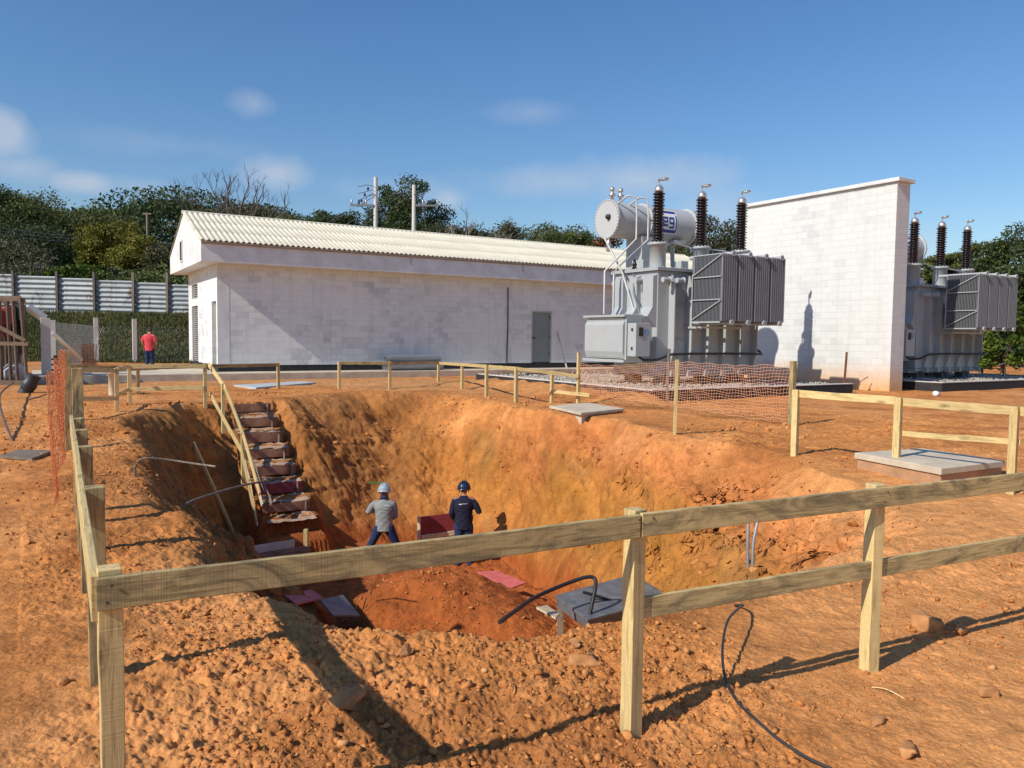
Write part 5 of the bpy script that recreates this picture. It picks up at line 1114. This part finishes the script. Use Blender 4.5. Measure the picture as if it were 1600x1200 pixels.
def tree(px, ytop, D, wpx, kind, label, lm, shape='round', hcrown=.6, n=5200, leaf=.22, seed=0, bark='bark', name='tree', ybase=None, trunk=True, group='trees behind the site'):
    r = np.random.default_rng(seed+1000); t = AT(px, ytop, D); g = float(bank(np.array([t.x]), np.array([t.y]))[0]) if ybase is None else ybase
    H = t.z-g; w = wpx/F*D/2; hc = H*hcrown; e = empty(name, (t.x, t.y, g), r.random()*.5, label, 'tree' if name != 'shrub' else 'shrub', group)
    nc = 44 if shape != 'sparse' else 60; c = []
    while len(c) < nc:
        p = r.uniform(-1, 1, 3); q = (p**2).sum()**.5
        if q > 1 or q < .35: continue
        if shape == 'umbrella': 
            if p[2] < -.1: continue
            z = H-hc*.22-hc*.62*(p[0]**2+p[1]**2)*.6-r.random()*hc*.25; c.append((p[0]*w*.86, p[1]*w*.86, z))
        else: c.append((p[0]*w*.80, p[1]*w*.80, H-hc/2+p[2]*hc*.42))
    c = np.array(c); rc = w*r.uniform(.15, .36, nc)
    if shape == 'umbrella': rcz = rc*.42
    elif shape == 'layer': rcz = rc*.30
    else: rcz = rc*.75
    c[:, 2] = np.minimum(c[:, 2], H-rcz*.9)
    # limbs
    if trunk:
        m = MB(); tw = max(.10, H*.020); fork = H-hc*.95; fork = max(fork, H*.18); m.tube([(0, 0, -.4), (tw*.5, 0, fork*.5), (0, tw*.4, fork)], [tw*1.3, tw*.95, tw*.8], 8); m.build('trunk', mat[bark], e)
        m = MB()
        for k in range(min(nc, 15)):
            a = Vector((0, 0, fork)); b_ = Vector(c[k]); md = a.lerp(b_, .5)+Vector((r.normal()*.12*w, r.normal()*.12*w, -.06*hc)); m.tube([a, md, b_], [tw*.5, tw*.28, tw*.1], 5, False)
            if shape in ('sparse', 'bare'):
                for _ in range(5):
                    q_ = md.lerp(b_, r.random()); d_ = Vector(r.normal(size=3)); d_.z = abs(d_.z); d_ = d_.normalized()*w*.4; m.tube([q_, q_+d_*.5+Vector((0, 0, .05)), q_+d_], [tw*.14, tw*.08, tw*.03], 4, False)
        m.build('limbs', mat[bark], e)
    idx = r.integers(0, nc, n); v = r.normal(size=(n, 3)); v /= np.linalg.norm(v, axis=1)[:, None]; rad_ = r.random(n)**.35; rad_ = np.where(r.random(n) < .12, 1.15, rad_)
    if shape == 'sparse': rad_ = r.random(n)*1.25
    P = c[idx]+v*rad_[:, None]*np.stack([rc[idx], rc[idx], rcz[idx]], -1); P = P+r.normal(size=(n, 3))*.05
    s = leaf*r.uniform(.6, 1.3, n); Rm = rot_rand(n, r); q = np.array([(-1, 0, 0), (-.1, -.5, .08), (1, 0, 0), (.1, .5, .08)])*.5
    VV = np.einsum('nij,kj->nki', Rm, q)*s[:, None, None]*1.25+P[:, None, :]
    me = np_mesh('crown', VV.reshape(-1, 3), (np.arange(n)[:, None]*4+np.arange(4)[None]), False); mesh_obj('crown', me, LM[lm], e); return e
def bare(px, ytop, D, wpx, label, seed, m_='bark', g=None):
    t = AT(px, ytop, D); g = float(bank(np.array([t.x]), np.array([t.y]))[0]) if g is None else g; H = t.z-g; r = random.Random(seed); e = empty('bare_tree', (t.x, t.y, g), 0, label, 'tree', 'trees behind the site'); tw = H*.022
    m = MB(); m.tube([(0, 0, -.3), (0, 0, H*.45)], [tw, tw*.7], 8); m.build('trunk', mat[m_], e); m = MB(); W_ = wpx/F*D/2
    def br(p, d, l, rr, dep):
        q = p+d*l*.5+Vector((r.uniform(-.1, .1)*l, r.uniform(-.1, .1)*l, .03*l)); s = q+(d+Vector((r.uniform(-.3, .3), r.uniform(-.3, .3), r.uniform(0, .2)))).normalized()*l*.5
        m.tube([p, q, s], [rr, rr*.8, rr*.55], 5, False)
        if dep:
            for _ in range(r.choice((2, 3, 3))):
                a = Vector((r.uniform(-1, 1), r.uniform(-1, 1), r.uniform(.1, .9))).normalized(); br(q if r.random() < .4 else s, (d*.75+a*.8).normalized(), l*r.uniform(.55, .72), rr*.55, dep-1)
    for k in range(6):
        a = k/6*math.tau+r.random(); dd = Vector((math.cos(a)*.9, math.sin(a)*.5, .5)).normalized(); br(Vector((0, 0, H*r.uniform(.40, .55))), dd, W_*.55, tw*.5, 4)
    br(Vector((0, 0, H*.45)), Vector((.1, 0, 1)), H*.24, tw*.6, 4); m.build('limbs', mat[m_], e)
TREES = [(2, 280, 72, 120, 'dark', 'dark tree cut by the left edge of the picture, tallest there', 'round'), (82, 296, 76, 170, 'mid', 'broad dark tree second from the left edge', 'round'), (152, 338, 82, 110, 'olive', 'lower green tree right of the broad dark one', 'round'),
         (52, 345, 64, 150, 'dark', 'dark tree standing low behind the grey leafless bush at the left', 'round'), (268, 302, 98, 130, 'dark', 'dark flat topped tree rising above the ridge left of the building', 'umbrella'), (215, 322, 102, 70, 'mid', 'small round tree on the skyline left of the flat topped one', 'round'),
         (180, 324, 105, 50, 'mid', 'smallest tree crown on the skyline at the left', 'round'), (178, 343, 60, 110, 'yellow', 'yellow green tree above the hoarding, leftmost of its kind', 'round'), (225, 372, 57, 90, 'yellow', 'yellow green tree with many bare limbs above the hoarding', 'sparse'), (268, 378, 56, 90, 'olive', 'olive tree half hidden by the gable end', 'sparse'),
         (335, 316, 84, 90, 'olive', 'olive tree just behind the left end of the roof ridge', 'round'), (405, 314, 88, 140, 'olive', 'broad feathery olive tree above the roof right of the dead tree', 'umbrella'), (458, 320, 86, 90, 'mid', 'green tree between the feathery tree and the dark round one', 'umbrella'),
         (522, 311, 74, 90, 'dark', 'dark round pine like tree left of the power poles', 'round'), (652, 269, 78, 105, 'dark', 'tallest dark tree behind the power poles', 'round'), (606, 282, 80, 66, 'dark', 'dark tree leaning against the tallest one, left of it', 'round'),
         (738, 340, 62, 90, 'olive', 'thin olive tree above the roof, first right of the poles', 'sparse'), (795, 342, 62, 100, 'olive', 'thin olive tree above the roof, second right of the poles', 'sparse'), (858, 342, 64, 120, 'mid', 'green leafy tree above the middle of the roof', 'round'), (912, 346, 66, 110, 'mid', 'green tree left of the oil drum', 'round'),
         (705, 338, 64, 110, 'olive', 'dull olive crown just right of the tallest dark tree', 'round'), (768, 341, 66, 130, 'olive', 'rounded olive crown low above the roof behind the bare twiggy tree', 'round'), (828, 340, 67, 130, 'mid', 'green crown low above the roof, left of the leafy tree over its middle', 'round'), (880, 342, 68, 120, 'olive', 'dull crown between the green trees left of the oil drum', 'round'),
         (944, 352, 60, 70, 'flame', 'tree with red flowers just left of the oil drum', 'round'), (1118, 320, 62, 150, 'olive', 'olive green tree between the second and third bushing', 'round'), (1065, 345, 66, 90, 'mid', 'green tree behind the oil drum and first transformer', 'round'),
         (1440, 398, 80, 80, 'mid', 'low green tree behind the right transformer bushings', 'round'), (1508, 361, 58, 120, 'mid', 'layered flat branched tree behind the right radiators', 'layer'), (1585, 352, 54, 110, 'dark', 'tall dark tree cut by the right edge of the picture', 'round'), (1610, 400, 46, 120, 'dark', 'dense dark tree low at the right edge behind the bright shrub', 'round')]
for i, (px, yt, D, w, lm, lab, sh) in enumerate(TREES):
    tree(px, yt, D, w, None, lab, lm, sh, .62 if sh != 'umbrella' else .5, 8500 if w > 85 else 5500, .34 if D > 70 else .27, i*7+1, 'barkpale' if lm in ('olive', 'yellow') else 'bark', hcrown=None) if False else tree(px, yt, D, w*1.2, None, lab, lm, sh, .8 if sh == 'round' else .62, 20000 if w > 85 else 13000, (.21 if D > 70 else .18), i*7+1, 'barkpale' if lm in ('olive', 'yellow') else 'bark')
tree(28, 366, 50, 130, None, 'pale grey leafless bushy tree above the hoarding at the far left', 'grey', 'sparse', .8, 3500, .16, 301, 'barkpale')
for k, (px, yt, w, lab) in enumerate(((120, 408, 110, 'bright green shrub above the hoarding left of the yellow trees'), (172, 414, 70, 'low green shrub above the hoarding below the yellow trees'), (205, 418, 60, 'low shrub at the foot of the yellow trees'))):
    tree(px, yt, 50, w, None, lab, 'mid' if k else 'bright', 'layer', .8, 2500, .22, 320+k, name='shrub', group='shrubs')
tree(1572, 458, 33, 130, None, 'bright green leafy shrub standing behind the right gravel pad', 'bright', 'round', .95, 5000, .16, 340, name='shrub', group='shrubs', ybase=0)
tree(1535, 500, 35, 60, None, 'small bright shrub between the right radiators and the taller shrub', 'bright', 'round', .95, 2500, .15, 341, name='shrub', group='shrubs', ybase=0)
bare(360, 270, 60, 210, 'dead leafless tree rising behind the left end of the roof', 5)
for k, (px, yt, w, lab) in enumerate(((712, 330, 60, 'bare branched tree right of the shorter power pole'), (775, 332, 70, 'bare twiggy tree above the roof between the thin olive trees'), (690, 345, 50, 'bare grey tree at the foot of the tallest dark tree'), (205, 385, 70, 'bare limbed tree among the yellow ones above the hoarding'), (1545, 375, 80, 'bare pale limbed tree between the layered tree and the right edge'))):
    bare(px, yt, 58 if k != 4 else 60, w, lab, 40+k, 'barkpale' if k != 3 else 'bark')
# far wood closing the view
r = np.random.default_rng(77); n = 130000; x = r.uniform(-110, 110, n); y = r.uniform(88, 112, n)+.1*x; g = bank(x, y); prof = np.where(x < -20, 7.5, 4.2)+2.2*fbm(x*.12, x*0+3, 3, 9)
z = g+(r.random(n)**.8)*prof; P = np.stack([x, y, z], -1); Rm = rot_rand(n, r); q = np.array([(-1, 0, 0), (-.1, -.5, .08), (1, 0, 0), (.1, .5, .08)])*.5; s = r.uniform(.22, .5, n)
VV = np.einsum('nij,kj->nki', Rm, q)*s[:, None, None]*1.3+P[:, None, :]; me = np_mesh('woodland', VV.reshape(-1, 3), np.arange(n*4).reshape(-1, 4), False); o = mesh_obj('woodland', me, LM['dark']); tag(o, 'dark distant wood closing the view behind the trees', 'woodland', kind='stuff')
# undergrowth right behind the hoarding
n = 45000; x = r.uniform(-46, -8, n); y = r.uniform(47, 56, n); g = bank(x, y); z = g+(r.random(n))*(2.6+1.5*fbm(x*.4, y*.2, 3, 19)); P = np.stack([x, y, z], -1); Rm = rot_rand(n, r); s = r.uniform(.12, .3, n)
VV = np.einsum('nij,kj->nki', Rm, q)*s[:, None, None]*1.3+P[:, None, :]; me = np_mesh('undergrowth', VV.reshape(-1, 3), np.arange(n*4).reshape(-1, 4), False); o = mesh_obj('undergrowth', me, LM['mid']); tag(o, 'dense undergrowth behind the sheet metal hoarding', 'undergrowth', kind='stuff')
# grass on the bank
mat['grass'] = leafmat('bank grass', (.06, .075, .022), (.10, .11, .035), (.18, .16, .07))
n = 90000; x = r.uniform(-42, -7, n); y = r.uniform(38.3, 46, n); g = bank(x, y); ht = r.uniform(.06, .2, n)*(1+1.2*sstep(43.3, 44.6, y)); a = r.random(n)*6.28; w = .05
P0 = np.stack([x-np.cos(a)*w, y-np.sin(a)*w, g-.03], -1); P1 = np.stack([x+np.cos(a)*w, y+np.sin(a)*w, g-.03], -1); P2 = np.stack([x+r.normal(size=n)*.05, y+r.normal(size=n)*.05, g+ht], -1)
me = np_mesh('grass', np.stack([P0, P1, P2], 1).reshape(-1, 3), np.arange(n*3).reshape(-1, 3), False); o = mesh_obj('grass', me, mat['grass']); tag(o, 'green grass covering the bank below the hoarding', 'grass', kind='stuff')
# far shed and earth heap at the right
t = AT(1585, 545, 62); e = empty('far_shed', (t.x, t.y, 0), .1, 'low white shed glimpsed through the shrubs at the right edge', 'shed'); m = MB(); m.box(-4, 6, 0, 4, 0, 2.0); m.build('wall', mat['white'], e); m = MB(); m.prism([(-.3, 2.003), (2, 2.6), (4.3, 2.003)], 'x', -4.2, 6.2); m.build('roof', mat['conc'], e)
t = AT(1530, 560, 44); m = MB(); m.lathe([(0, 0), (.55, 0), (.6, .3), (.6, 1.1), (.5, 1.3), (.2, 1.4), (0, 1.4)], (0, 0, 0), n=24); o = m.build('blue_tank', simple('blue plastic', (.03, .18, .42), .5)); o.location = (t.x, t.y, 0); tag(o, 'blue plastic tank half hidden behind the shrub right of the transformer', 'tank')
